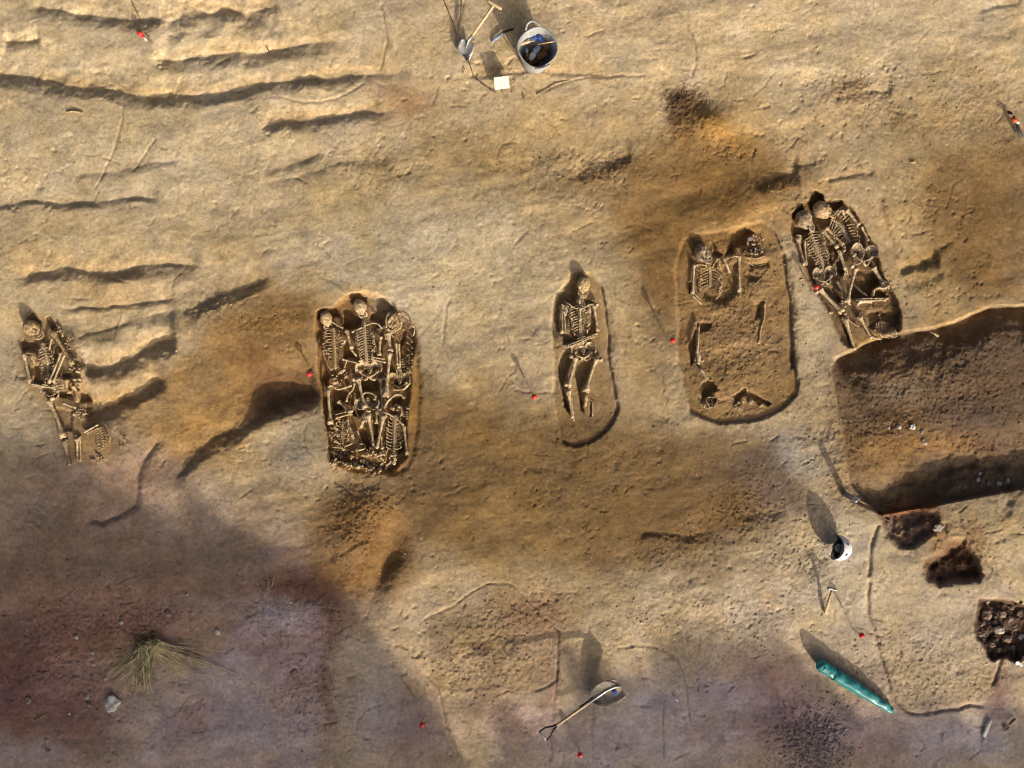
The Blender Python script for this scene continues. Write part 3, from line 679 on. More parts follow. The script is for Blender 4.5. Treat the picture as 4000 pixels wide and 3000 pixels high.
def soil_mat():
    m, nt, b = newmat('soil')
    N = nt.nodes.new
    at = N('ShaderNodeAttribute')
    at.attribute_name = 'soil'
    geo = N('ShaderNodeNewGeometry')
    n1_ = N('ShaderNodeTexNoise')
    n1_.inputs['Scale'].default_value = 24
    n1_.inputs['Detail'].default_value = 9
    n1_.inputs['Roughness'].default_value = .78
    n2_ = N('ShaderNodeTexNoise')
    n2_.inputs['Scale'].default_value = 75
    n2_.inputs['Detail'].default_value = 4
    mr = N('ShaderNodeMapRange')
    mr.inputs['From Min'].default_value = .34
    mr.inputs['From Max'].default_value = .66
    mr.inputs['To Min'].default_value = .74
    mr.inputs['To Max'].default_value = 1.25
    mx = N('ShaderNodeMix')
    mx.data_type = 'RGBA'
    mx.blend_type = 'MULTIPLY'
    mx.inputs[0].default_value = 1
    cb = N('ShaderNodeCombineColor')
    nt.links.new(geo.outputs['Position'], n1_.inputs['Vector'])
    nt.links.new(geo.outputs['Position'], n2_.inputs['Vector'])
    nt.links.new(n1_.outputs['Fac'], mr.inputs['Value'])
    for k in range(3):
        nt.links.new(mr.outputs[0], cb.inputs[k])
    nt.links.new(at.outputs['Color'], mx.inputs[6])
    nt.links.new(cb.outputs[0], mx.inputs[7])
    nt.links.new(mx.outputs[2], b.inputs['Base Color'])
    ad = N('ShaderNodeMath')
    ad.operation = 'MULTIPLY_ADD'
    ad.inputs[1].default_value = .45
    nt.links.new(n2_.outputs['Fac'], ad.inputs[0])
    nt.links.new(n1_.outputs['Fac'], ad.inputs[2])
    bp = N('ShaderNodeBump')
    bp.inputs['Strength'].default_value = .36
    bp.inputs['Distance'].default_value = .02
    nt.links.new(ad.outputs[0], bp.inputs['Height'])
    nt.links.new(bp.outputs['Normal'], b.inputs['Normal'])
    b.inputs['Roughness'].default_value = .95
    b.inputs['Specular IOR Level'].default_value = .1
    return m


SOIL = soil_mat()

# ------------------------------------------------------------------ build the ground sheet
f = M * (H - Z) / H
co = np.stack([(U - CX) * f, (CY - V) * f, Z], -1).reshape(-1, 3).astype(np.float32)
idx = np.arange(NU * NV).reshape(NV, NU)
quads = np.stack([idx[1:, :-1], idx[1:, 1:], idx[:-1, 1:], idx[:-1, :-1]], -1).reshape(-1, 4)
me = bpy.data.meshes.new('ground')
me.vertices.add(len(co))
me.vertices.foreach_set('co', co.ravel())
me.loops.add(quads.size)
me.loops.foreach_set('vertex_index', quads.ravel().astype(np.int32))
me.polygons.add(len(quads))
me.polygons.foreach_set('loop_start', np.arange(0, quads.size, 4, dtype=np.int32))
me.polygons.foreach_set('loop_total', np.full(len(quads), 4, np.int32))
me.update(calc_edges=True)
me.polygons.foreach_set('use_smooth', np.ones(len(quads), bool))
ca = me.attributes.new('soil', 'FLOAT_COLOR', 'POINT')
rgba = np.ones((len(co), 4), np.float32)
rgba[:, :3] = COLR.reshape(-1, 3)
ca.data.foreach_set('color', rgba.ravel())
me.materials.append(SOIL)
go = bpy.data.objects.new('ground', me)
go['kind'] = 'structure'
COL.objects.link(go)

# ------------------------------------------------------------------ object helpers
BONE = mat('old_bone', lin((216, 188, 136)) / KLIT * .9, .75, var=.10, scale=30, bump=.6, col2=lin((122, 90, 54)) / KLIT * .8)
BONED = mat('stained_bone', lin((204, 172, 116)) / KLIT * .88, .8, var=.12, scale=45, bump=.6, col2=lin((112, 80, 48)) / KLIT * .8)
BONEG = mat('grey_bone', lin((192, 166, 122)) / KLIT * .85, .75, var=.12, scale=26, bump=.6, col2=lin((108, 84, 56)) / KLIT * .8)
STEEL = mat('worn_steel', (.36, .37, .37), .42, .55, var=.14, scale=22, bump=.1, spec=.5)
MUDST = mat('muddy_steel', (.26, .22, .17), .65, .2, var=.3, scale=14, bump=.2, col2=(.12, .12, .125))
WOOD = mat('ash_wood', (.58, .43, .25), .6, var=.12, scale=26, bump=.1)
WOODD = mat('brown_wood', (.24, .14, .07), .7, var=.2, scale=30, bump=.15)
GREYP = mat('grey_rubber', (.34, .36, .36), .6, var=.14, scale=9, bump=.15)
DGREY = mat('dark_plastic', (.035, .036, .04), .5, var=.1, scale=20, bump=.05)
WHITEP = mat('white_plastic', (.80, .81, .84), .3, var=.03, scale=12, bump=0, spec=.5)
CARD = mat('white_card', (.60, .58, .52), .8, var=.04, scale=14, bump=.05)
RED = mat('red_plastic', (.68, .035, .03), .3, var=.05, scale=30, bump=0, spec=.5)
ORANGE = mat('orange_paint', (.75, .13, .03), .45, var=.08, scale=30, bump=0)
BLUE = mat('blue_plastic', (.05, .12, .42), .4, var=.2, scale=30, bump=.05)
LBLUE = mat('pale_blue_plastic', (.24, .31, .48), .45, var=.2, scale=40, bump=.05)
TEAL = mat('teal_tarpaulin', (.015, .27, .29), .42, var=.15, scale=14, bump=.12, spec=.5)
GREYM = mat('grey_painted_metal', (.33, .36, .35), .5, .2, var=.08, scale=18, bump=.05)
STONE = mat('pale_stone', (.42, .38, .33), .85, var=.14, scale=18, bump=.5)
STONEW = mat('white_stone', (.62, .60, .55), .85, var=.1, scale=14, bump=.5)
STONED = mat('dark_stone', (.13, .095, .07), .9, var=.25, scale=18, bump=.5)
STONER = mat('brown_stone', (.27, .20, .15), .85, var=.2, scale=18, bump=.5)
STRAW = mat('dry_grass', (.70, .60, .34), .7, var=.25, scale=8, bump=0)
GREEN = mat('green_grass', (.10, .17, .05), .6, var=.2, scale=8, bump=0)
ROOT = mat('dry_root', (.20, .13, .075), .85, var=.2, scale=20, bump=.2)
CLOD = mat('soil_clod', lin((172, 136, 84)) / KLIT, .95, var=.2, scale=24, bump=.4, spec=.1)
CLODD = mat('dark_soil_clod', lin((128, 96, 58)) / KLIT, .95, var=.2, scale=24, bump=.4, spec=.1)
BLACKINK = mat('black_print', (.04, .045, .06), .7, var=.05, scale=10, bump=0)
SLATE = mat('grey_sherd', (.30, .29, .27), .8, var=.12, scale=20, bump=.2)


class MB:
    def __init__(s):
        s.v = []
        s.f = []

    def add(s, v, f):
        o = len(s.v)
        s.v.extend([tuple(map(float, p)) for p in v])
        s.f.extend([tuple(i + o for i in q) for q in f])
        return s

    def tube(s, pts, rads, n=7, cap=True, flat=None):
        p = [Vector(q) for q in pts]
        if np.isscalar(rads):
            rads = [rads] * len(p)
        m = len(p)
        T = []
        for i in range(m):
            t = p[min(i + 1, m - 1)] - p[max(i - 1, 0)]
            T.append(t.normalized() if t.length > 1e-9 else Vector((1, 0, 0)))
        up = Vector((0, 0, 1)) if abs(T[0].z) < .9 else Vector((1, 0, 0))
        a = (up - T[0] * up.dot(T[0])).normalized()
        V_ = []
        for i in range(m):
            a = (a - T[i] * a.dot(T[i]))
            a = a.normalized() if a.length > 1e-6 else T[i].orthogonal().normalized()
            b = T[i].cross(a)
            fl = flat if flat is not None else 1.0
            for k in range(n):
                w = 2 * math.pi * k / n
                V_.append(p[i] + (a * math.cos(w) * fl + b * math.sin(w)) * rads[i])
        F = []
        for i in range(m - 1):
            for k in range(n):
                k2 = (k + 1) % n
                F.append((i * n + k, i * n + k2, (i + 1) * n + k2, (i + 1) * n + k))
        if cap:
            c0 = len(V_)
            V_.append(p[0] - T[0] * rads[0] * .6)
            V_.append(p[-1] + T[-1] * rads[-1] * .6)
            for k in range(n):
                k2 = (k + 1) % n
                F.append((c0, k2, k))
                F.append((c0 + 1, (m - 1) * n + k, (m - 1) * n + k2))
        return s.add(V_, F)

    def ball(s, c, r, nu=10, nv=7, rot=None, fn=None, jit=0.0):
        c = Vector(c)
        r = Vector((r, r, r)) if np.isscalar(r) else Vector(r)
        V_ = [None] * (nu * (nv - 1) + 2)
        k = 0

        def pt(d):
            q = Vector((d.x * r.x, d.y * r.y, d.z * r.z))
            if fn:
                q = fn(d, q)
            if jit:
                q *= 1 + random.uniform(-jit, jit)
            if rot:
                q = rot @ q
            return c + q
        V_[0] = pt(Vector((0, 0, 1)))
        k = 1
        for j in range(1, nv):
            th = math.pi * j / nv
            for i in range(nu):
                ph = 2 * math.pi * i / nu
                V_[k] = pt(Vector((math.sin(th) * math.cos(ph), math.sin(th) * math.sin(ph), math.cos(th))))
                k += 1
        V_[k] = pt(Vector((0, 0, -1)))
        F = []
        for i in range(nu):
            i2 = (i + 1) % nu
            F.append((0, 1 + i, 1 + i2))
            for j in range(nv - 2):
                a = 1 + j * nu
                F.append((a + i, a + nu + i, a + nu + i2, a + i2))
            a = 1 + (nv - 2) * nu
            F.append((k, a + i2, a + i))
        return s.add(V_, F)

    def box(s, c, size, rot=None, taper=1.0):
        c = Vector(c)
        V_ = []
        for z in (-.5, .5):
            tt = taper if z > 0 else 1
            for x, y in ((-.5, -.5), (.5, -.5), (.5, .5), (-.5, .5)):
                q = Vector((x * size[0] * tt, y * size[1] * tt, z * size[2]))
                if rot:
                    q = rot @ q
                V_.append(c + q)
        return s.add(V_, [(3, 2, 1, 0), (4, 5, 6, 7), (0, 1, 5, 4), (1, 2, 6, 5), (2, 3, 7, 6), (3, 0, 4, 7)])

    def build(s, name, m, parent=None, smooth=True, bevel=0, base=None):
        me_ = bpy.data.meshes.new(name)
        b = Vector(base) if base is not None else (parent.matrix_world.translation.copy() if parent is not None else Vector((0, 0, 0)))
        if parent is not None:
            b = parent['_o'] if '_o' in parent else b
            b = Vector(b)
        me_.from_pydata([(x - b.x, y - b.y, z - b.z) for x, y, z in s.v], [], s.f)
        me_.update()
        if smooth:
            me_.polygons.foreach_set('use_smooth', np.ones(len(me_.polygons), bool))
        me_.materials.append(m)
        o = bpy.data.objects.new(name, me_)
        COL.objects.link(o)
        if parent is not None:
            o.parent = parent
            o['_o'] = list(b)
        else:
            o.location = b
            o['_o'] = list(b)
        if bevel:
            mod = o.modifiers.new('bevel', 'BEVEL')
            mod.width = bevel
            mod.segments = 2
            mod.limit_method = 'ANGLE'
        ALLO.append(o)
        return o


ALLO = []


def tag(o, label, cat, group=None, kind=None):
    if label:
        o['label'] = label
    if cat:
        o['category'] = cat
    if group:
        o['group'] = group
    if kind:
        o['kind'] = kind
    return o


def thing(name, label, cat, loc, group=None):
    o = bpy.data.objects.new(name, None)
    o.location = loc
    o.empty_display_size = .05
    o['_o'] = list(loc)
    COL.objects.link(o)
    ALLO.append(o)
    return tag(o, label, cat, group)


def at(p, dz=0.0, z=None):
    zz_ = ground(*p) if z is None else z
    return Vector(wpos(p[0], p[1], zz_ + dz))


def bez(p0, p1, p2, n):
    return [tuple(p0[k] * (1 - t) ** 2 + 2 * p1[k] * t * (1 - t) + p2[k] * t * t for k in range(len(p0))) for t in np.linspace(0, 1, n)]


def polyat(pts, t):
    p = np.asarray(pts, float)
    L = np.hypot(*(p[1:] - p[:-1]).T)
    c = np.concatenate([[0], np.cumsum(L)])
    d = np.clip(t, 0, 1) * c[-1]
    i = min(max(np.searchsorted(c, d) - 1, 0), len(L) - 1)
    w = (d - c[i]) / L[i]
    q = p[i] * (1 - w) + p[i + 1] * w
    dr = (p[i + 1] - p[i]) / L[i]
    return q, dr


# ---- bones (all sizes in metres, positions on the survey plan)
PROF = {
    'femur': [(0, 1.5), (.03, 2.0), (.07, 1.9), (.12, 1.35), (.2, 1.08), (.4, .92), (.55, .92), (.72, 1.05), (.84, 1.4), (.92, 2.0), (.97, 2.2), (1, 1.7)],
    'tibia': [(0, 1.7), (.03, 2.2), (.08, 1.9), (.16, 1.35), (.3, 1.05), (.6, .85), (.8, .85), (.92, 1.15), (.97, 1.4), (1, 1.1)],
    'humerus': [(0, 1.5), (.04, 1.9), (.1, 1.5), (.2, 1.1), (.45, .95), (.7, .95), (.85, 1.2), (.93, 1.8), (.98, 1.7), (1, 1.2)],
    'thin': [(0, 1.3), (.05, 1.5), (.12, 1.1), (.5, .9), (.85, 1.0), (.95, 1.5), (1, 1.2)],
    'stub': [(0, 1.1), (.2, 1.0), (.7, .95), (1, .8)],
}


def longbone(par, name, p0, p1, r, kind, z0=None, z1=None, dz=.012, m=None, bow=0.0, head=None):
    a = at(p0, dz + r * .6) if z0 is None else at(p0, 0, z0)
    b = at(p1, dz + r * .6) if z1 is None else at(p1, 0, z1)
    d = b - a
    r = r * 1.28
    side = Vector((-d.y, d.x, 0)).normalized() if d.length > 0 else Vector((1, 0, 0))
    pts, rd = [], []
    for t, k in PROF[kind]:
        pts.append(a + d * t + side * bow * math.sin(math.pi * t) * d.length)
        rd.append(r * k * random.uniform(.95, 1.05))
    mb = MB().tube(pts, rd, 9)
    if kind in ('femur', 'tibia'):
        e = b if kind == 'femur' else a
        k = 1.25
        mb.ball(e + side * r * 1.1, r * k, 8, 6, jit=.05)
        mb.ball(e - side * r * 1.1, r * k, 8, 6, jit=.05)
    if kind == 'humerus':
        mb.ball(b + side * r * .9, r * .95, 8, 6)
        mb.ball(b - side * r * .9, r * .95, 8, 6)
    if head is not None:
        hp = a + side * head * r * 2.6 + Vector((0, 0, r * .2))
        mb.tube([a + d * .06, a + d * .02 + side * head * r * 1.4, hp], [r * 1.2, r * 1.0, r * 1.2], 8)
        mb.ball(hp, r * 1.55, 9, 7)
    return mb.build(name, m or BONE, par)


def skull(par, p, crown, size=.15, face=(0, 0), z=None, dz=.045, jaw=True, m=None, crushed=0.0, name='skull'):
    """crown: plan direction (du, dv) towards the top of the head; face: (turn, nod) in degrees"""
    c = at(p, dz) if z is None else at(p, 0, z)
    k = size / .15
    y = Vector((crown[0], -crown[1], 0)).normalized()
    z_ = Vector((0, 0, 1))
    x = y.cross(z_)
    R = Matrix((x, y, z_)).transposed()
    R = R @ Matrix.Rotation(math.radians(face[0]), 3, 'Y') @ Matrix.Rotation(math.radians(face[1]), 3, 'X')
    ph = [random.uniform(0, 6) for _ in range(6)]

    def g(d, c_, s_):
        return math.exp(-((d.x - c_[0]) ** 2 + (d.y - c_[1]) ** 2 + (d.z - c_[2]) ** 2) / (s_ * s_))

    def fn(d, q):
        q = q.copy()
        lo = max(0.0, -d.y - .15)
        q.x *= 1 - .38 * lo
        if d.z < 0:
            q.z *= 1.05 - .35 * lo
        q.y *= 1 + .05 * (d.y > 0)
        ins = 0
        for sx in (-1, 1):
            ins += .34 * g(d, (sx * .36, -.30, .88), .21)
            ins -= .10 * g(d, (sx * .62, -.55, .55), .25)
            ins -= .07 * g(d, (sx * .36, -.02, .92), .22)
        ins += .26 * g(d, (0, -.62, .78), .13)
        ins -= .10 * g(d, (0, -.86, .5), .3)
        q *= 1 - ins
        w = .5 * math.sin(5 * d.x + ph[0]) + .5 * math.sin(6 * d.y + ph[1]) * math.cos(5 * d.z + ph[2])
        q *= 1 + .012 * w
        if crushed:
            hole = g(d, (.15 * math.sin(ph[3]), .1 + .2 * math.cos(ph[3]), 1.0), .5)
            q *= 1 - crushed * hole + crushed * .18 * math.sin(9 * d.x + ph[4]) * math.sin(8 * d.y + ph[5])
        return q
    mb = MB().ball(c, (.071 * k, .094 * k, .078 * k), 30, 22, R, fn)
    o = mb.build(name, m or BONE, par)
    if jaw:
        pts = []
        for w in np.linspace(-1, 1, 11):
            a = w * 2.0
            pts.append(c + R @ (Vector((.052 * math.sin(a) * (1 - .1 * abs(w)), -.074 - .048 * math.cos(a), .036 + .0 * abs(w))) * k))
        mj = MB().tube(pts, [.009 * k * (1.3 - .5 * abs(w)) for w in np.linspace(-1, 1, 11)], 7, flat=1.4)
        mj.build('mandible', m or BONE, o)
        tb = MB()
        for w in np.linspace(-1, 1, 11):
            a = w * 1.2
            tb.box(c + R @ (Vector((.037 * math.sin(a), -.072 - .030 * math.cos(a), .050)) * k), (.006 * k, .006 * k, .011 * k), R)
        tb.build('teeth', BONE, o, smooth=False)
    return o


VERT_ME = {}


def vert_mesh(m):
    if m.name in VERT_ME:
        return VERT_ME[m.name]
    mb = MB()
    mb.tube([(0, -.36, 0), (0, -.3, 0), (0, 0, 0), (0, .3, 0), (0, .36, 0)], [.38, .5, .42, .5, .38], 8)
    for sx in (-1, 1):
        mb.tube([(sx * .3, 0, -.1), (sx * .7, -.05, -.02), (sx * 1.0, -.12, .05)], [.2, .15, .17], 6)
    mb.tube([(0, -.05, -.4), (0, -.25, -.75)], [.18, .12], 6)
    mb.ball((.28, .25, .28), .2, 6, 5)
    mb.ball((-.28, .25, .28), .2, 6, 5)
    me_ = bpy.data.meshes.new('vertebra')
    me_.from_pydata(mb.v, [], mb.f)
    me_.polygons.foreach_set('use_smooth', np.ones(len(me_.polygons), bool))
    me_.materials.append(m)
    VERT_ME[m.name] = me_
    return me_


def spine(par, path, n, s0, s1, dz=.02, m=None, zfix=None):
    m = m or BONE
    o_ = Vector(par['_o'])
    for i in range(n):
        t = (i + .5) / n
        q, dr = polyat(path, t)
        s_ = s0 + (s1 - s0) * t
        zc = (ground(*q) if zfix is None else zfix[0] + (zfix[1] - zfix[0]) * t) + dz
        o = bpy.data.objects.new('vertebra', vert_mesh(m))
        o.parent = par
        y = Vector((-dr[0], dr[1], 0)).normalized()
        x = y.cross(Vector((0, 0, 1)))
        R = Matrix((x, y, Vector((0, 0, 1)))).transposed().to_4x4() @ Matrix.Rotation(random.uniform(-.2, .2), 4, 'Y') @ Matrix.Rotation(random.uniform(-.12, .12), 4, 'Z')
        o.matrix_local = Matrix.Translation(Vector(wpos(q[0], q[1], zc)) - o_) @ R @ Matrix.Diagonal((s_, s_ * random.uniform(.9, 1.1), s_ * .9, 1))
        COL.objects.link(o)
        ALLO.append(o)


def ribs(par, path, t0, t1, n, side, W, drop, zc=.06, dz=.02, r=.0045, amax=2.35, m=None, skip=(), shape=None, jit=.14):
    """side -1: left of the picture when the path runs down the page"""
    for i in range(n):
        if i in skip:
            continue
        u_ = i / max(n - 1, 1)
        q, dr = polyat(path, t0 + (t1 - t0) * u_)
        lat = np.array([-dr[1], dr[0]]) * side * -1
        w = W * (shape(u_) if shape else (.62 + .38 * math.sin(math.pi * min(1, .25 + u_ * .75)))) * random.uniform(1 - jit, 1 + jit)
        pts = []
        zb = ground(*q) + dz
        dd = drop * random.uniform(.85, 1.15)
        am = amax * random.uniform(.85, 1.05)
        for a in np.linspace(.12, am, 13):
            pu = q + lat * w * math.sin(a) / M + dr * dd * (a / 2.35) ** 1.2 / M
            z_ = zb + zc * (1 - math.cos(a)) / 1.7
            pts.append(Vector(wpos(pu[0], pu[1], z_)))
        MB().tube(pts, [r * 1.4 * k for k in np.linspace(1.1, .95, 13)], 6, flat=1.2).build('rib', m or BONE, par)


def pelvis(par, p, down, width=.25, z=None, dz=.03, m=None, pubis=True):
    """two hip bones and the sacrum; down: plan direction towards the feet"""
    c = at(p, dz) if z is None else at(p, 0, z)
    k = width / .26
    y = Vector((-down[0], down[1], 0)).normalized()
    z_ = Vector((0, 0, 1))
    x = y.cross(z_)
    R = Matrix((x, y, z_)).transposed()
    for sx in (-1, 1):
        mb = MB()
        nu, nv = 9, 7
        V_ = []
        for layer in (1, -1):
            for j in range(nv):
                for i in range(nu):
                    a = i / (nu - 1)
                    b = j / (nv - 1)
                    ang = math.radians(150 - 168 * a)
                    rr = .022 + (.088 - .022) * b * (1 - .22 * (2 * a - 1) ** 2)
                    px = .068 + rr * math.cos(ang) * .80
                    py = .005 + rr * math.sin(ang) * 1.05
                    hz = -.02 + .06 * b ** 1.5 * (.4 + .6 * a) + .004 * layer * (1.6 if b > .9 else 1)
                    V_.append(c + R @ (Vector((sx * px, py, hz)) * k))
        F = []
        n1_ = nu * nv
        for j in range(nv - 1):
            for i in range(nu - 1):
                q = (j * nu + i, j * nu + i + 1, (j + 1) * nu + i + 1, (j + 1) * nu + i)
                F.append(q if sx > 0 else q[::-1])
                F.append(tuple(n1_ + w for w in (q[::-1] if sx > 0 else q)))
        rim = [i for i in range(nu)] + [j * nu + nu - 1 for j in range(1, nv)] + [(nv - 1) * nu + i for i in range(nu - 2, -1, -1)] + [j * nu for j in range(nv - 2, 0, -1)]
        for a, b in zip(rim, rim[1:] + rim[:1]):
            F.append((a, b, n1_ + b, n1_ + a))
        mb.add(V_, F)
        crest = [V_[(nv - 1) * nu + i] for i in range(nu)]
        mb.tube(crest, .0065 * k, 6)
        T = lambda *q: c + R @ (Vector((sx * q[0], q[1], q[2])) * k)
        mb.ball(T(.082, -.018, .0), .024 * k, 9, 7)
        if pubis:
            mb.tube([T(.078, -.02, .004), T(.052, -.052, .022), T(.022, -.066, .028), T(.006, -.072, .026)], [.012 * k, .009 * k, .009 * k, .012 * k], 7)
            mb.tube([T(.006, -.072, .026), T(.022, -.096, .010), T(.048, -.104, -.008), T(.072, -.082, -.016), T(.082, -.04, -.012)], [.010 * k, .008 * k, .013 * k, .013 * k, .012 * k], 7)
        mb.build('hip_bone', m or BONE, par)
    mb = MB()
    for i in range(5):
        w = .052 - .009 * i
        mb.ball(c + R @ (Vector((0, .058 - .022 * i, -.012 - .007 * i + .002 * i * i)) * k), (w * k, .014 * k, .014 * k), 9, 6, R)
        if i < 4:
            for sx in (-1, 1):
                mb.ball(c + R @ (Vector((sx * w * .7, .048 - .022 * i, -.006 - .007 * i)) * k), .008 * k, 6, 5)
    mb.build('sacrum', m or BONE, par)


def scapula(par, p, down, side, s=.075, dz=.012, m=None):
    c = at(p, dz)
    y = Vector((-down[0], down[1], 0)).normalized()
    x = y.cross(Vector((0, 0, 1))) * side
    prof = [(0, .55), (.55, .5), (.62, .15), (.3, -.2), (.0, -1.0), (-.28, -.5), (-.38, .2), (-.3, .5)]
    n = len(prof)
    V_ = [c + x * a * s + y * b * s + Vector((0, 0, .006)) for a, b in prof] + [c + x * a * s + y * b * s - Vector((0, 0, .002)) for a, b in prof]
    F = [tuple(range(n)), tuple(range(2 * n - 1, n - 1, -1))] + [(i, n + i, n + (i + 1) % n, (i + 1) % n) for i in range(n)]
    mb = MB().add(V_, F)
    mb.tube([V_[6] + Vector((0, 0, .004)), c + x * .1 * s + y * .35 * s + Vector((0, 0, .012)), V_[1] + Vector((0, 0, .012))], [.004, .005, .007], 6)
    mb.tube([V_[5], V_[4], V_[3]], .004, 6)
    mb.build('scapula', m or BONE, par)


def curve_bone(par, name, pts, r, dz=.02, m=None, zs=None, flat=None):
    P = [at(p, dz) if zs is None else at(p, 0, ground(*p) + zs[i]) for i, p in enumerate(pts)]
    # smooth through the points
    Q = []
    for i in range(len(P) - 1):
        a, b = P[i], P[i + 1]
        pa = P[max(i - 1, 0)]
        pb = P[min(i + 2, len(P) - 1)]
        for t in np.linspace(0, 1, 5)[:-1]:
            Q.append(a * (2 * t ** 3 - 3 * t * t + 1) + (b - pa) * .5 * (t ** 3 - 2 * t * t + t) + b * (-2 * t ** 3 + 3 * t * t) + (pb - a) * .5 * (t ** 3 - t * t))
    Q.append(P[-1])
    n = len(Q)
    r *= 1.25
    rr = [r * (1.25 - .5 * math.sin(math.pi * i / (n - 1))) for i in range(n)]
    return MB().tube(Q, rr, 7, flat=flat).build(name, m or BONE, par)


def hand(par, p, d, s=.075, dz=.02, m=None, name='hand'):
    """carpals, metacarpals and finger bones laid out from the wrist p along plan direction d"""
    c = at(p, dz)
    y = Vector((d[0], -d[1], 0)).normalized()
    x = y.cross(Vector((0, 0, 1)))
    mb = MB()
    for i in range(7):
        mb.ball(c + x * random.uniform(-.2, .2) * s + y * random.uniform(-.05, .25) * s, .013, 6, 5, jit=.15)
    for i in range(5):
        a = (i - 2) * .15 + random.uniform(-.05, .05)
        e = c + x * (i - 2) * .10 * s + y * .25 * s
        q = y * math.cos(a) + x * math.sin(a)
        L = [.62, .38, .26, .2] if i else [.42, .3, .22]
        for l_ in L:
            l_ *= s
            g_ = e + q * l_
            mb.tube([e + q * .05 * l_, e + q * .5 * l_, g_ - q * .05 * l_], [.0052, .0036, .005], 6)
            e = g_
            q = (q + x * random.uniform(-.08, .08) + Vector((0, 0, -.06))).normalized()
    return mb.build(name, m or BONE, par)


def lumps(par, name, p, r, n, s=(.006, .016), dz=.01, m=None, kind=None):
    mb = MB()
    for i in range(n):
        a = random.uniform(0, 6.28)
        q = (p[0] + math.cos(a) * r * random.random() ** .5, p[1] + math.sin(a) * r * random.random() ** .5)
        w = random.uniform(*s)
        mb.ball(at(q, dz + w * .3), (w * random.uniform(.7, 1.5), w * random.uniform(.7, 1.3), w * .8), 7, 5, Matrix.Rotation(random.uniform(0, 6), 3, 'Z'), jit=.18)
    o = mb.build(name, m or BONED, par)
    o['kind'] = kind or 'stuff'
    return o


def sub(p, q):
    return (p[0] - q[0], p[1] - q[1])


def skel(label, p, group='human skeletons in the graves'):
    return thing('human_skeleton', label, 'skeleton', tuple(at(p)), group)


# ================================================================== objects
# ---- unseen heap of spoil, added to the south and shaped to shade the lower left
def lat_al(u, v):
    return .893 * u - .45 * v, .45 * u + .893 * v


EDGE = [(-400, 760), (-60, 905), (100, 975), (300, 1055), (450, 1112), (600, 1190), (720, 1275), (845, 1345), (905, 1470), (960, 1560), (1100, 1565), (1250, 1450), (1340, 1400), (1500, 1395), (1690, 1400), (1770, 1480), (1900, 1540), (2060, 1520), (2212, 1500), (2600, 1600)]  # outline of the shade on the ground; the ridge height is solved from it
el = np.array([lat_al(*p) for p in EDGE])
o_ = np.argsort(el[:, 0])
el = el[o_]
RIDGE = 4600.0
TAN = math.tan(SUN_EL)
lt = np.linspace(-2200, 2600, 420)
hl = (RIDGE - np.interp(lt, el[:, 0], el[:, 1])) * M * TAN
hl = hl + .16 * fbm(lt / 190, lt * 0 + 3.3, 2, 4) + .22 * fbm(lt / 60, lt * 0 + 8.1, 3, 6)
hl *= sst(-2200, -1300, lt) * (1 - sst(1500, 2500, lt))
w_ = np.linspace(-1, 1, 41)
LT, WW = np.meshgrid(lt, w_, indexing='ij')
hw = (hl[:, None] + .02) / .62
prof = np.clip(1 - np.abs(WW) ** 1.25, 0, 1)
HZ = hl[:, None] * prof
al_m = RIDGE * M + WW * hw
la_m = LT * M
HZ = HZ + .10 * fbm(la_m * 1.3 + 7, al_m * 1.3, 4, 3) * np.sin(np.pi * np.clip((1 - np.abs(WW)) * 1.2, 0, .5)) * (np.abs(WW) > .04)
# survey-plan direction back to world x, y  (origin of the plan is the picture's upper left corner)
ox, oy = -CX * M, CY * M
XW = ox + la_m * .893 + al_m * .45
YW = oy + la_m * .45 - al_m * .893
HZ = HZ - .02
nv_, nu_ = HZ.shape
mb = MB()
mb.v = [tuple(q) for q in np.stack([XW, YW, HZ], -1).reshape(-1, 3).tolist()]
ii = np.arange(nv_ * nu_).reshape(nv_, nu_)
mb.f = [tuple(q) for q in np.stack([ii[:-1, :-1], ii[:-1, 1:], ii[1:, 1:], ii[1:, :-1]], -1).reshape(-1, 4)[:, ::-1].tolist()]
HEAPM = mat('heap_soil', lin((150, 118, 74)) / KLIT, .95, var=.15, scale=3, bump=.5, spec=.1)
hp_ = mb.build('shade_heap', HEAPM)
hp_['kind'] = 'structure'

# ---- grave with one skeleton
P = lambda f, x, y: f((x, y))[0]
a = lambda x, y: P(A_, x, y)
s3 = skel('single complete skeleton on its back with one forearm across the hips, alone in narrow grave', a(930, 900))
skull(s3, a(955, 250), (.05, -1), .152, (-6, 22), dz=.045, m=BONED, crushed=.12)
spine(s3, [a(930, 400), a(900, 470), a(893, 540)], 5, .030, .034, .045)
sp3 = [a(893, 540), a(895, 700), a(905, 900), a(918, 1060), a(945, 1170)]
spine(s3, sp3, 15, .034, .044, .03)
ribs(s3, sp3, .04, .62, 10, -1, .115, .075, .05, .028)
ribs(s3, sp3, .04, .62, 10, 1, .115, .075, .05, .028)
curve_bone(s3, 'sternum', [a(905, 620), a(903, 700), a(905, 800)], .013, .075)
curve_bone(s3, 'clavicle', [a(660, 520), a(730, 545), a(790, 600), a(870, 618)], .0075, .07)
curve_bone(s3, 'clavicle', [a(1105, 555), a(1040, 560), a(980, 600), a(910, 632)], .0075, .06)
scapula(s3, a(680, 620), (0, 1), -1, .085, .05)
scapula(s3, a(1060, 620), (0, 1), 1, .085, .03)
longbone(s3, 'humerus', a(635, 560), a(622, 1000), .0105, 'humerus', dz=.05)
longbone(s3, 'radius', a(655, 690), a(672, 995), .007, 'thin', dz=.05)
lumps(s3, 'hand', a(650, 660), 8, 9, (.006, .011), .06, BONE)
longbone(s3, 'humerus', a(1115, 565), a(1178, 965), .0105, 'humerus', dz=.035, head=1)
zc = ground(*a(1170, 1010)) + .05
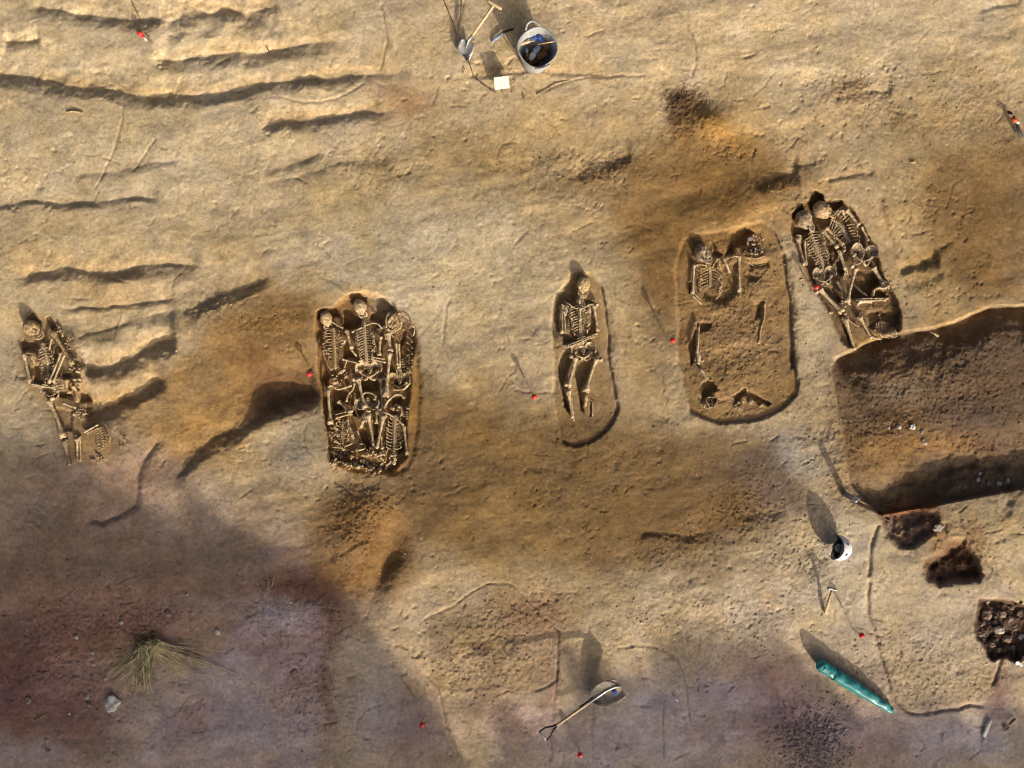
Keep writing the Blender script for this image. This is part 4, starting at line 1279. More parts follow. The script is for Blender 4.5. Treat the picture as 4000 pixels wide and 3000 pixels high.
longbone(s3, 'ulna', a(1175, 1005), a(720, 1195), .007, 'thin', zc, zc + .045)
longbone(s3, 'radius', a(1130, 1050), a(740, 1215), .007, 'thin', zc + .005, zc + .05)
hand(s3, a(720, 1205), (-1, .3), .06, .06)
pelvis(s3, a(950, 1285), (.0, 1), .265, dz=.05)
longbone(s3, 'femur', a(830, 1385), a(712, 1820), .0135, 'femur', dz=.03, head=-1, bow=.02)
longbone(s3, 'femur', a(1165, 1395), a(995, 1905), .0135, 'femur', dz=.03, head=1, bow=-.02)
MB().ball(at(a(735, 1835), .045), (.022, .022, .012), 10, 6).build('patella', BONEG, s3)
longbone(s3, 'tibia', a(715, 1900), a(782, 2330), .0125, 'tibia', dz=.02)
longbone(s3, 'fibula', a(765, 1990), a(808, 2380), .0055, 'thin', dz=.012)
longbone(s3, 'tibia', a(990, 1975), a(985, 2150), .015, 'stub', dz=.018, m=BONED)
lumps(s3, 'tibia', a(990, 2020), 8, 10, (.008, .013), .02, BONED)
longbone(s3, 'fibula', a(1100, 2060), a(1102, 2300), .006, 'stub', dz=.01)

# ---- wide shallow grave
c = lambda x, y: P(C_, x, y)
d = lambda x, y: P(D_, x, y)
s4 = skel('upper body with open ribs and tilted broken skull, left half of wide shallow grave', c(680, 900))
skull(s4, c(575, 560), (-.25, -1), .165, (28, -10), dz=.05, m=BONEG, crushed=.3)
sp4 = [c(690, 760), c(695, 900), c(690, 1080)]
spine(s4, [c(650, 700), c(690, 760)], 3, .03, .032, .02)
spine(s4, sp4, 8, .032, .036, .02, BONED)
ribs(s4, sp4, .0, 1.0, 8, -1, .135, .13, .055, .015, m=BONED)
ribs(s4, sp4, .0, 1.0, 8, 1, .15, .13, .06, .015)
curve_bone(s4, 'clavicle', [c(720, 780), c(760, 720), c(800, 660), c(830, 640)], .008, .05)
curve_bone(s4, 'clavicle', [c(470, 740), c(540, 735), c(640, 750)], .007, .05, BONED)
curve_bone(s4, 'scapula', [c(840, 640), c(840, 700), c(845, 800)], .009, .05, BONED)
scapula(s4, c(500, 800), (0, 1), -1, .08, .03, BONED)
longbone(s4, 'humerus', c(445, 715), c(418, 1185), .0105, 'humerus', dz=.02)
longbone(s4, 'ulna', c(410, 1205), c(560, 1350), .008, 'stub', dz=.02)
longbone(s4, 'radius', c(455, 1190), c(545, 1290), .006, 'stub', dz=.02)
longbone(s4, 'humerus', c(905, 635), c(1000, 860), .011, 'stub', dz=.075)
s4b = skel('sparse skeleton of one arm and scattered skull crumbs, right half of wide shallow grave', c(1250, 800))
longbone(s4b, 'humerus', c(1145, 600), c(1150, 1150), .0105, 'humerus', dz=.05)
curve_bone(s4b, 'clavicle', [c(960, 640), c(1030, 615), c(1130, 605)], .007, .085)
lumps(s4b, 'skull', c(1400, 420), 22, 34, (.007, .017), .012, BONEG)
lumps(s4b, 'scapula', c(1150, 560), 10, 8, (.006, .012), .03, BONED)
MB().box(at(c(1155, 1228), .02), (.028, .022, .022), Matrix.Rotation(.1, 3, 'Z')).build('elbow_fragment', BONEG, s4b, bevel=.003)
curve_bone(s4b, 'rib', [c(1310, 1020), c(1370, 1060), c(1440, 1000), c(1490, 950)], .0045, .012, BONED)
curve_bone(s4b, 'rib', [c(1290, 690), c(1400, 760), c(1560, 720)], .0045, .012, BONED)
curve_bone(s4b, 'rib', [c(1260, 620), c(1400, 640), c(1540, 600)], .006, .015, BONED)
curve_bone(s4b, 'femur', [c(1545, 1330), c(1540, 1560), c(1490, 1720), c(1455, 1960)], .010, .004, BONED)
lumps(s4b, 'hand', c(1380, 1700), 8, 5, (.005, .009), .01, BONE)
s4l = skel('lone leg bones with a crushed knee joint on the left floor of the wide grave', d(510, 500))
longbone(s4l, 'femur', d(515, 50), d(495, 500), .0125, 'stub', dz=.05, m=BONEG)
longbone(s4l, 'femur', d(495, 470), d(520, 640), .019, 'stub', dz=.03, m=BONEG)
lumps(s4l, 'knee', d(525, 620), 9, 22, (.009, .017), .02, BONEG)
longbone(s4l, 'tibia', d(545, 760), d(648, 920), .013, 'stub', dz=.015, m=BONEG)
t = thing('broken_skull', 'broken upturned skull bowl in the lower left end of the wide grave', 'skull', tuple(at(d(700, 1270))))
mb = MB()
cc = at(d(700, 1275), .0)
for k in range(26):
    w = k / 26 * 6.283
    rr = .055 + .008 * math.sin(3 * w)
    if .6 < w < 1.0:
        continue
    mb.box(cc + Vector((math.cos(w) * rr, math.sin(w) * rr, .03)), (.009, .018, .05 + .015 * math.sin(2 * w + 1)), Matrix.Rotation(w + random.uniform(-.2, .2), 3, 'Z') @ Matrix.Rotation(random.uniform(-.2, .3), 3, 'Y'))
mb.build('cranial_wall', BONEG, t)
lumps(t, 'skull_fragment', d(700, 1280), 9, 18, (.006, .011), .006, BONED)
curve_bone(t, 'mandible', [d(590, 1350), d(630, 1375), d(690, 1385)], .007, .03)
t = thing('foot_bone', 'smooth rounded grey bone like a cup at the lower end of the wide grave', 'bone', tuple(at(d(1320, 1270))))
MB().ball(at(d(1325, 1272), .012), (.0315, .034, .03), 14, 10).build('joint', BONEG, t)
curve_bone(t, 'ridge', [d(1265, 1090), d(1280, 1150), d(1230, 1230), d(1215, 1290)], .005, .02, BONE)
lumps(t, 'fragment', d(1140, 1350), 9, 12, (.007, .014), .012, BONE)
mb = MB().ball(at(d(1490, 1335), .014), (.034, .013, .012), 10, 6, Matrix.Rotation(.6, 3, 'Z'), jit=.05)
tag(mb.build('bone_fragment', BONE, base=at(d(1490, 1335))), 'flat wedge shaped bone fragment right of the rounded bone in the wide grave', 'bone')
# grey sherd in the dark hollow
mb = MB()
q = at(c(1325, 335), .03)
sh = [(-.032, .0), (-.01, .022), (.02, .016), (.036, .004), (.015, -.012), (-.004, -.02)]
n = len(sh)
mb.add([q + Vector((x, y, .005)) for x, y in sh] + [q + Vector((x, y, -.005)) for x, y in sh], [tuple(range(n))[::-1], tuple(range(n, 2 * n))] + [(i, (i + 1) % n, n + (i + 1) % n, n + i) for i in range(n)])
tag(mb.build('pottery_sherd', SLATE, smooth=False, base=q), 'flat grey sherd at the edge of the dark hollow in the wide grave', 'sherd')

# ---- embracing pair and curled third body
e = lambda x, y: P(E_, x, y)
f_ = lambda x, y: P(F_, x, y)
s5 = skel('left skeleton of the embracing pair with its arms bent, under the red pin', e(500, 900))
skull(s5, e(330, 520), (-.75, -.85), .168, (38, 20), dz=.06, m=BONEG, crushed=.22)
sp5 = [e(420, 700), e(470, 850), e(530, 1000), e(580, 1110), e(630, 1290)]
spine(s5, sp5, 15, .03, .042, .025)
ribs(s5, sp5, .12, .75, 10, -1, .10, .04, .03, .02)
ribs(s5, sp5, .02, .75, 11, 1, .125, .06, .055, .02)
longbone(s5, 'humerus', e(215, 800), e(325, 1215), .0115, 'humerus', dz=.05)
scapula(s5, e(250, 790), (.2, 1), -1, .06, .05)
longbone(s5, 'ulna', e(330, 840), e(358, 1220), .009, 'thin', dz=.05)
zc = ground(*e(620, 680)) + .07
longbone(s5, 'humerus', e(615, 680), e(840, 945), .0115, 'humerus', zc, zc + .02)
zc = ground(*e(850, 980)) + .09
longbone(s5, 'ulna', e(850, 990), e(960, 1290), .0085, 'thin', zc, zc)
longbone(s5, 'radius', e(880, 1000), e(980, 1280), .007, 'thin', zc, zc)
hand(s5, e(975, 1300), (.1, 1), .06, .07)
pelvis(s5, e(620, 1385), (.15, 1), .25, dz=.03, m=BONEG)
longbone(s5, 'femur', f_(560, 390), f_(905, 745), .0145, 'femur', dz=.05, head=-1)
longbone(s5, 'femur', f_(830, 270), f_(960, 480), .013, 'stub', dz=.03, m=BONEG)
MB().ball(at(f_(965, 780), .05), (.02, .02, .014), 10, 6).build('patella', BONE, s5)
longbone(s5, 'tibia', f_(960, 850), f_(1110, 1345), .0145, 'tibia', dz=.025)
longbone(s5, 'tibia', f_(1190, 830), f_(1375, 1165), .0115, 'tibia', dz=.025)
curve_bone(s5, 'fibula', [f_(1010, 860), f_(1080, 930), f_(1170, 975)], .0055, .02, BONED)
s5b = skel('right skeleton of the embracing pair with fanned ribs and legs drawn up', e(1000, 800))
skull(s5b, e(610, 365), (-.85, -.5), .172, (42, 15), dz=.07, m=BONED, crushed=.25)
sp6 = [e(740, 500), e(850, 560), e(930, 660), e(960, 760), e(1040, 870)]
spine(s5b, sp6, 13, .03, .036, .03)
ribs(s5b, sp6, .05, .9, 11, -1, .13, .05, .05, .03, amax=2.0)
ribs(s5b, [e(780, 440), e(860, 480), e(960, 560), e(1000, 680), e(1080, 860)], .02, .95, 11, 1, .12, .05, .06, .03, amax=2.1)
zc = ground(*e(990, 360)) + .09
longbone(s5b, 'humerus', e(985, 355), e(1175, 590), .0115, 'humerus', zc, zc)
longbone(s5b, 'ulna', e(1220, 620), e(1330, 840), .010, 'thin', dz=.05, m=BONEG)
curve_bone(s5b, 'clavicle', [e(840, 430), e(880, 380), e(960, 365)], .008, .08)
scapula(s5b, e(930, 390), (.4, 1), 1, .06, .07)
zc = ground(*e(660, 640)) + .06
longbone(s5b, 'humerus', e(660, 630), e(930, 900), .0105, 'humerus', zc, zc - .01, m=BONED)
longbone(s5b, 'radius', e(960, 930), e(780, 1220), .008, 'thin', dz=.035)
longbone(s5b, 'ulna', e(960, 980), e(840, 1160), .007, 'thin', dz=.045)
hand(s5b, e(800, 1230), (.1, 1), .06, .03)
pelvis(s5b, e(1240, 1050), (-.15, 1), .29, dz=.06, m=BONEG)
longbone(s5b, 'femur', f_(1130, 60), f_(990, 590), .0135, 'femur', dz=.07, head=-1)
longbone(s5b, 'femur', f_(1400, 50), f_(1560, 310), .015, 'femur', dz=.035, m=BONEG)
longbone(s5b, 'fibula', f_(1085, 320), f_(1300, 500), .011, 'stub', dz=.02, m=BONEG)
curve_bone(s5b, 'knee', [f_(1400, 500), f_(1415, 420), f_(1480, 375), f_(1560, 385), f_(1640, 340)], .013, .06)
lumps(s5b, 'knee_cap', f_(1620, 370), 6, 7, (.009, .016), .03, BONE)
longbone(s5b, 'tibia', f_(1160, 590), f_(1600, 560), .0125, 'tibia', dz=.05)
longbone(s5b, 'fibula', f_(1180, 548), f_(1640, 540), .006, 'thin', dz=.06)
curve_bone(s5b, 'femur', [f_(1150, 650), f_(1230, 610), f_(1380, 600)], .009, .03, BONE)
lumps(s5b, 'foot', f_(970, 600), 11, 12, (.008, .014), .02, BONED)
s5c = skel('small curled rib cage pressed against the corner of the embracing pair grave', f_(1640, 960))
for k in range(8):
    r0 = 30 + k * 26
    ph0 = .3 + .1 * k
    pts = [f_(1660 + (r0 * 1.0) * math.cos(w), 980 + r0 * .85 * math.sin(w)) for w in np.linspace(ph0, ph0 + 4.2 - .25 * k, 9)]
    curve_bone(s5c, 'rib', pts, .0046, .022 + .004 * k, BONE if k % 2 else BONED)
spine(s5c, [f_(1490, 780), f_(1520, 900), f_(1550, 1050), f_(1640, 1130)], 9, .022, .024, .02, BONED)
curve_bone(s5c, 'mandible', [f_(1430, 1040), f_(1440, 980), f_(1490, 985), f_(1500, 1060)], .006, .02, BONED)
curve_bone(s5c, 'femur', [f_(1380, 1130), f_(1440, 1170), f_(1530, 1180)], .008, .02, BONED)
lumps(s5c, 'ankle', f_(740, 755), 3, 3, (.010, .014), .012, BONE)

# ---- mass grave
i_ = lambda x, y: P(I_, x, y)
j_ = lambda x, y: P(J_, x, y)
g1 = skel('crumbling skeleton at the upper left of the crowded grave with a soil filled skull', i_(470, 900))
skull(g1, i_(375, 505), (-.3, -1), .14, (25, 30), dz=.05, m=BONED, crushed=.25)
spg = [i_(490, 640), i_(505, 900), i_(520, 1280)]
spine(g1, spg, 17, .03, .036, .05, BONED)
ribs(g1, spg, .05, .7, 10, -1, .115, .03, .03, .045, m=BONED, jit=.2)
ribs(g1, spg, .05, .7, 10, 1, .08, .03, .03, .045, m=BONED, jit=.25)
curve_bone(g1, 'clavicle', [i_(440, 530), i_(500, 570), i_(560, 610), i_(640, 640)], .008, .06)
curve_bone(g1, 'humerus', [i_(325, 980), i_(350, 1100), i_(390, 1210), i_(460, 1300)], .009, .06)
lumps(g1, 'hand', i_(420, 1010), 7, 8, (.006, .012), .07, BONE)
lumps(g1, 'pelvis', i_(590, 1420), 20, 26, (.01, .024), .04, BONED)
curve_bone(g1, 'hip_bone', [i_(390, 1590), i_(450, 1540), i_(560, 1600), i_(680, 1570), i_(770, 1540)], .012, .06, BONE)
g2 = skel('central skeleton of the crowded grave lying face up with complete ribs', i_(1000, 900))
skull(g2, i_(910, 320), (-.35, -1), .142, (-18, 25), dz=.055)
spine(g2, [i_(975, 420), i_(990, 500), i_(975, 620)], 6, .028, .03, .05)
sph = [i_(970, 620), i_(985, 850), i_(1000, 1020), i_(1010, 1190)]
spine(g2, sph, 14, .032, .04, .045)
ribs(g2, sph, .03, .72, 11, -1, .105, .085, .05, .045)
ribs(g2, sph, .03, .72, 11, 1, .105, .07, .05, .045)
curve_bone(g2, 'clavicle', [i_(1010, 600), i_(1090, 570), i_(1180, 580), i_(1250, 650)], .008, .08)
curve_bone(g2, 'clavicle', [i_(930, 640), i_(850, 670), i_(780, 710)], .008, .07)
scapula(g2, i_(1200, 700), (0, 1), 1, .075, .06)
longbone(g2, 'humerus', i_(690, 680), i_(775, 960), .011, 'humerus', dz=.06)
longbone(g2, 'ulna', i_(770, 980), i_(850, 1080), .010, 'stub', dz=.06)
longbone(g2, 'radius', i_(630, 1130), i_(900, 1200), .008, 'thin', dz=.07)
longbone(g2, 'ulna', i_(700, 1150), i_(660, 1260), .006, 'thin', dz=.06)
longbone(g2, 'humerus', i_(1225, 780), i_(1205, 1065), .011, 'humerus', dz=.06)
longbone(g2, 'radius', i_(1070, 1095), i_(1290, 1130), .0075, 'thin', dz=.07)
longbone(g2, 'ulna', i_(1075, 1130), i_(1300, 1180), .0075, 'thin', dz=.07)
pelvis(g2, i_(1050, 1295), (0, 1), .285, dz=.06)
longbone(g2, 'femur', i_(870, 1430), j_(985, 450), .0135, 'femur', dz=.06, head=-1)
longbone(g2, 'femur', i_(1225, 1430), j_(1255, 440), .012, 'femur', dz=.02, head=1, m=BONEG)
g3 = skel('skeleton at upper right of the crowded grave with open broken skull and straight forearm', i_(1450, 900))
skull(g3, i_(1425, 540), (.1, -1), .155, (0, 0), dz=.05, m=BONED, crushed=.55)
for k, pp in enumerate(([i_(1320, 640), i_(1310, 520), i_(1350, 420), i_(1430, 385), i_(1510, 420)], [i_(1330, 660), i_(1430, 690), i_(1530, 640), i_(1550, 540)])):
    curve_bone(g3, 'skull_rim', pp, .010, .09, BONED)
curve_bone(g3, 'clavicle', [i_(1560, 480), i_(1660, 540), i_(1750, 630)], .007, .07)
curve_bone(g3, 'clavicle', [i_(1760, 650), i_(1755, 700), i_(1740, 760)], .006, .07)
longbone(g3, 'humerus', i_(1345, 720), i_(1375, 1000), .0165, 'humerus', dz=.06)
longbone(g3, 'radius', i_(1470, 880), i_(1490, 1225), .0085, 'thin', dz=.06)
longbone(g3, 'ulna', i_(1512, 890), i_(1532, 1225), .0085, 'thin', dz=.06)
curve_bone(g3, 'clavicle', [i_(1280, 610), i_(1290, 700), i_(1310, 820)], .008, .07)
curve_bone(g3, 'scapula', [i_(1370, 720), i_(1440, 800), i_(1480, 870)], .008, .05, BONED)
hand(g3, i_(1510, 1235), (.05, 1), .075, .06)
pelvis(g3, i_(1520, 1470), (0, 1), .24, dz=.05, m=BONED)
for k in range(7):
    y0 = 680 + k * 95
    curve_bone(g3, 'rib', [i_(1630, y0), i_(1680, y0 + 30), i_(1720, y0 + 90)], .006, .05, BONED)
for k in range(4):
    curve_bone(g3, 'rib', [i_(1560, 1140 + k * 40), i_(1620, 1110 + k * 44), i_(1680, 1050 + k * 44)], .0045, .05, BONED)
longbone(g3, 'femur', i_(1370, 1030), i_(1310, 1700), .0135, 'femur', dz=.07)
g4 = skel('upside down skeleton at the lower right of the crowded grave with neat curved ribs', j_(1440, 900))
spr = [j_(1430, 1180), j_(1440, 900), j_(1460, 560)]
spine(g4, spr, 17, .024, .034, .04)
ribs(g4, spr, .12, .92, 11, 1, .085, .05, .05, .035, r=.0038, amax=1.9)
ribs(g4, spr, .12, .92, 11, -1, .085, .05, .05, .035, r=.0038, amax=1.9)
curve_bone(g4, 'clavicle', [j_(1290, 520), j_(1400, 570), j_(1500, 640), j_(1580, 720)], .009, .08)
longbone(g4, 'humerus', j_(1590, 740), j_(1640, 1180), .010, 'humerus', dz=.05)
curve_bone(g4, 'hip_bone', [j_(1290, 440), j_(1330, 360), j_(1430, 265), j_(1530, 240), j_(1600, 300)], .012, .07)
curve_bone(g4, 'hip_bone', [j_(1430, 160), j_(1500, 175), j_(1600, 150), j_(1680, 60)], .010, .06)
lumps(g4, 'sacrum', j_(1470, 480), 12, 12, (.009, .016), .05, BONE)
curve_bone(g4, 'scapula', [j_(1380, 1030), j_(1340, 1100), j_(1310, 1160)], .007, .05)
lumps(g4, 'skull', j_(1420, 1240), 9, 8, (.012, .022), .03, BONE)
g5 = skel('upside down skeleton in lower middle of crowded grave with fanned hand on its shin', j_(1100, 800))
pelvis(g5, j_(1020, 340), (0, -1), .26, dz=.035, m=BONEG, pubis=False)
curve_bone(g5, 'sacrum', [j_(930, 240), j_(1010, 210), j_(1100, 230), j_(1160, 280)], .010, .06)
hand(g5, j_(1040, 480), (-.35, 1), .085, .085)
longbone(g5, 'tibia', j_(1030, 560), j_(1120, 1030), .0125, 'tibia', dz=.07)
longbone(g5, 'fibula', j_(950, 640), j_(920, 760), .016, 'stub', dz=.07)
longbone(g5, 'tibia', j_(1275, 570), j_(1170, 1080), .013, 'tibia', dz=.07)
longbone(g5, 'fibula', j_(1240, 900), j_(1245, 1090), .007, 'thin', dz=.05)
longbone(g5, 'humerus', j_(1165, 500), j_(1160, 690), .010, 'humerus', dz=.05)
lumps(g5, 'kneecap', j_(1220, 500), 9, 9, (.009, .017), .07, BONE)
hand(g5, j_(1170, 430), (.4, .9), .05, .07)
lumps(g5, 'foot', j_(1200, 1150), 14, 16, (.010, .018), .04, BONE)
lumps(g5, 'foot', j_(1010, 1160), 8, 9, (.006, .013), .03, BONE)
g6 = skel('upside down crumbled skeleton at lower left of crowded grave beside a long upright bone', j_(620, 850))
longbone(g6, 'femur', j_(400, 170), j_(445, 690), .0125, 'femur', dz=.06)
spl = [j_(640, 1020), j_(620, 850), j_(640, 660)]
spine(g6, spl, 10, .03, .036, .05, BONED)
ribs(g6, spl, .05, .9, 6, 1, .10, .05, .03, .045, m=BONED, jit=.2)
ribs(g6, spl, .05, .9, 6, -1, .08, .05, .03, .045, m=BONED, jit=.2)
longbone(g6, 'femur', j_(570, 350), j_(760, 520), .012, 'femur', dz=.06)
curve_bone(g6, 'hip_bone', [j_(690, 350), j_(720, 250), j_(790, 170), j_(820, 60)], .011, .06, BONED)
longbone(g6, 'humerus', j_(530, 610), j_(770, 540), .009, 'humerus', dz=.06, m=BONED)
longbone(g6, 'radius', j_(520, 560), j_(690, 510), .007, 'thin', dz=.06, m=BONED)
curve_bone(g6, 'scapula', [j_(720, 720), j_(770, 820), j_(800, 930)], .014, .05, BONED)
longbone(g6, 'ulna', j_(450, 910), j_(600, 1020), .009, 'stub', dz=.05, m=BONED)
curve_bone(g6, 'mandible', [j_(900, 1010), j_(980, 1030), j_(970, 1090), j_(880, 1110)], .009, .06)
lumps(g6, 'skull', j_(850, 1050), 10, 12, (.009, .018), .05, BONED)
lumps(g6, 'heel', j_(485, 1300), 8, 7, (.012, .022), .03, BONE)
for q0, q1, r_, kd, mm in (((470, 640), (560, 900), .008, 'thin', BONED), ((700, 640), (790, 900), .010, 'thin', BONE), ((480, 1060), (640, 1080), .008, 'stub', BONED), ((660, 1060), (800, 1000), .007, 'stub', BONE), ((440, 760), (560, 780), .008, 'stub', BONE), ((430, 880), (560, 860), .007, 'stub', BONE)):
    longbone(g6, 'long_bone', j_(*q0), j_(*q1), r_, kd, dz=.05, m=mm)
for q0, q1, r_, mm in (((800, 420), (900, 620), .008, BONEG), ((860, 800), (930, 1000), .008, BONEG), ((1040, 900), (1110, 1080), .007, BONEG)):
    longbone(g5, 'fibula', j_(*q0), j_(*q1), r_, 'thin', dz=.03, m=mm)
for k in range(4):
    curve_bone(g4, 'rib', [j_(1480 + 30 * k, 420 + 10 * k), j_(1560 + 10 * k, 470 + 22 * k), j_(1640, 520 + 34 * k)], .006, .05, BONED)
lumps(g4, 'shoulder', j_(1600, 480), 16, 16, (.008, .016), .04, BONED)
lumps(g6, 'rib_fragment', j_(560, 780), 24, 30, (.006, .013), .045, BONED)
lumps(g1, 'rib_fragment', i_(600, 860), 10, 20, (.006, .012), .05, BONE)
lumps(g3, 'pelvis', i_(1650, 1300), 8, 14, (.008, .016), .03, BONED)
lumps(g5, 'foot_fragment', j_(1120, 1290), 34, 44, (.008, .017), .018, BONED)
lumps(g6, 'foot_fragment', j_(640, 1230), 30, 36, (.008, .017), .018, BONED)
# loose foot bones along the lower end
for k in range(34):
    t_ = k / 33
    q = j_(470 + 950 * t_ + random.uniform(-30, 30), 1190 + 190 * math.sin(t_ * 2.4) + random.uniform(-70, 70))
    w = random.uniform(.013, .024)
    mb = MB().ball(at(q, w * .8), (w * random.uniform(.8, 1.7), w * random.uniform(.7, 1.1), w * .8), 8, 6, Matrix.Rotation(random.uniform(0, 6), 3, 'Z'), jit=.14)
    tag(mb.build('foot_bone', random.choice((BONE, BONE, BONED)), base=at(q)), 'knobbly loose foot bone in the rubble at the lower end of the crowded grave', 'bone', 'loose foot bones at the end of the crowded grave')

# ---- leftmost grave
k_ = lambda x, y: P(K_, x, y)
l_ = lambda x, y: P(L_, x, y)
s1 = skel('skeleton in the leftmost grave with tilted jaw and forearms folded over its belly', k_(450, 800))
skull(s1, k_(270, 340), (-.75, -.8), .165, (22, 10), dz=.05, m=BONED, crushed=.22)
sp1 = [k_(430, 560), k_(470, 700), k_(500, 850), k_(520, 1000), k_(530, 1120)]
spine(s1, sp1, 15, .03, .04, .03)
ribs(s1, sp1, .12, .95, 11, -1, .09, .06, .04, .025)
ribs(s1, sp1, .12, .8, 9, 1, .07, .05, .04, .025)
curve_bone(s1, 'clavicle', [k_(570, 500), k_(545, 570), k_(530, 650)], .009, .06)
scapula(s1, k_(280, 770), (.2, 1), -1, .10, .03, BONED)
longbone(s1, 'humerus', k_(130, 730), k_(235, 1170), .0115, 'humerus', dz=.03)
longbone(s1, 'ulna', k_(255, 1200), k_(600, 1260), .0075, 'thin', dz=.05)
longbone(s1, 'radius', k_(260, 1230), k_(560, 1250), .0065, 'thin', dz=.05)
hand(s1, k_(590, 1260), (1, -.1), .065, .06)
zc = ground(*k_(720, 740)) + .05
longbone(s1, 'ulna', k_(715, 730), k_(520, 1190), .0105, 'thin', zc, zc + .01)
longbone(s1, 'radius', k_(770, 740), k_(590, 1170), .009, 'thin', zc + .01, zc + .015)
lumps(s1, 'elbow', k_(680, 690), 6, 7, (.009, .016), .05, BONE)
for k in range(5):
    curve_bone(s1, 'rib', [k_(600, 1130 + 20 * k), k_(680, 1120 + 26 * k), k_(750, 1150 + 26 * k)], .005, .05, BONE)
pelvis(s1, k_(560, 1300), (.1, 1), .22, dz=.02, m=BONEG)
longbone(s1, 'femur', l_(520, 330), l_(745, 900), .0135, 'femur', dz=.025, bow=.03, head=1)
longbone(s1, 'tibia', l_(770, 970), l_(850, 1345), .0135, 'tibia', dz=.012, m=BONEG)
longbone(s1, 'femur', l_(740, 370), l_(940, 450), .0125, 'stub', dz=.03)
longbone(s1, 'tibia', l_(965, 930), l_(970, 1280), .0095, 'tibia', dz=.015)
longbone(s1, 'fibula', l_(1010, 890), l_(1020, 1290), .0075, 'thin', dz=.012, m=BONED)
lumps(s1, 'knee', l_(960, 920), 6, 7, (.009, .015), .02, BONE)
s1b = skel('earth covered arm bone and hip beside the leftmost skeleton on its right', k_(800, 800))
longbone(s1b, 'humerus', k_(590, 390), k_(900, 890), .0145, 'humerus', dz=.04, m=BONED)
lumps(s1b, 'shoulder', k_(650, 400), 14, 16, (.007, .014), .03, BONED)
lumps(s1b, 'rib_fragment', k_(850, 560), 14, 22, (.006, .012), .02, BONED)
lumps(s1b, 'elbow', k_(930, 960), 12, 16, (.009, .017), .03, BONE)
curve_bone(s1b, 'hip_bone', [k_(800, 1130), k_(800, 1250), k_(850, 1330)], .018, .03, BONED)
curve_bone(s1b, 'hip_bone', [k_(900, 1230), k_(950, 1310), k_(970, 1470)], .016, .03, BONED)
lumps(s1b, 'pelvis', k_(950, 1180), 14, 10, (.012, .02), .02, BONED)
lumps(s1b, 'foot', k_(1020, 1660), 15, 22, (.007, .015), .02, BONE)
s1c = skel('small child rib cage half buried at the lower right of the leftmost grave', l_(1300, 900))
spc = [l_(1310, 760), l_(1350, 880), l_(1370, 1000), l_(1360, 1100)]
spine(s1c, spc, 9, .022, .024, .018, BONED)
ribs(s1c, spc, 0, 1, 10, -1, .075, .03, .02, .012, r=.0042, m=BONED, amax=1.7)
ribs(s1c, spc, 0, .7, 7, 1, .05, .03, .025, .014, r=.0045, m=BONED, amax=1.7)
longbone(s1c, 'humerus', l_(1080, 830), l_(1290, 715), .0075, 'thin', dz=.02)
longbone(s1c, 'ulna', l_(1120, 850), l_(1290, 770), .006, 'thin', dz=.02, m=BONED)
for k in range(4):
    curve_bone(s1c, 'rib', [l_(1400 + 15 * k, 700 + 50 * k), l_(1450 + 12 * k, 760 + 50 * k), l_(1460, 830 + 50 * k)], .0055, .02, BONED)
lumps(s1c, 'foot', l_(1280, 1270), 14, 16, (.006, .012), .008, BONED)
lumps(s1c, 'arm', l_(1650, 970), 16, 14, (.006, .011), .008, BONED)

# ---- red survey pins
PINS = [((303, 73), .02, 'red headed survey pin beside the wavy furrow at the upper left'),
        ((668, 808), .18, 'red headed survey pin left of the crowded grave'),
        ((1154, 857), .17, 'red headed survey pin left of the single skeleton grave'),
        ((1453, 735), .21, 'red headed survey pin against the left edge of the wide shallow grave'),
        ((1763, 620), .2, 'red headed survey pin standing over the embracing pair'),
        ((1861, 1372), .19, 'red headed survey pin on pale soil between the hammer and the teal bag'),
        ((912, 1565), .12, 'red headed survey pin in the shade left of the leaning shovel'),
        ((1253, 1630), .14, 'red headed survey pin in the shade at the lower edge below the shovel')]
for (pu, pv), h_, lab in PINS:
    g0 = ground(pu, pv)
    zt = g0 + h_
    top = Vector(wpos(pu, pv, zt))
    bx, by = top.x, top.y
    lean = {0: Vector((.055, -.06, 0))}.get(PINS.index(((pu, pv), h_, lab)), Vector((0, 0, 0)))
    uu = CX + bx / (M * (H - g0) / H)
    vv = CY - by / (M * (H - g0) / H)
    base = Vector((bx, by, ground(uu, vv))) + lean
    t = thing('survey_pin', lab, 'survey pin', tuple(base), 'red survey pins')
    MB().tube([base - Vector((0, 0, .03)), base + (top - base) * .5, top], .0048, 6).build('shaft', GREYM, t)
    hd = MB()
    dirn = (top - base).normalized()
    hd.ball(top + Vector((0, 0, .004)), (.030, .030, .028), 16, 10)
    hd.tube([top - dirn * .055, top - dirn * .02], [.008, .016], 8)
    hd.build('head', RED, t)
    MB().tube([top - dirn * .085, top - dirn * .05], [.009, .011], 8).build('collar', WHITEP, t)

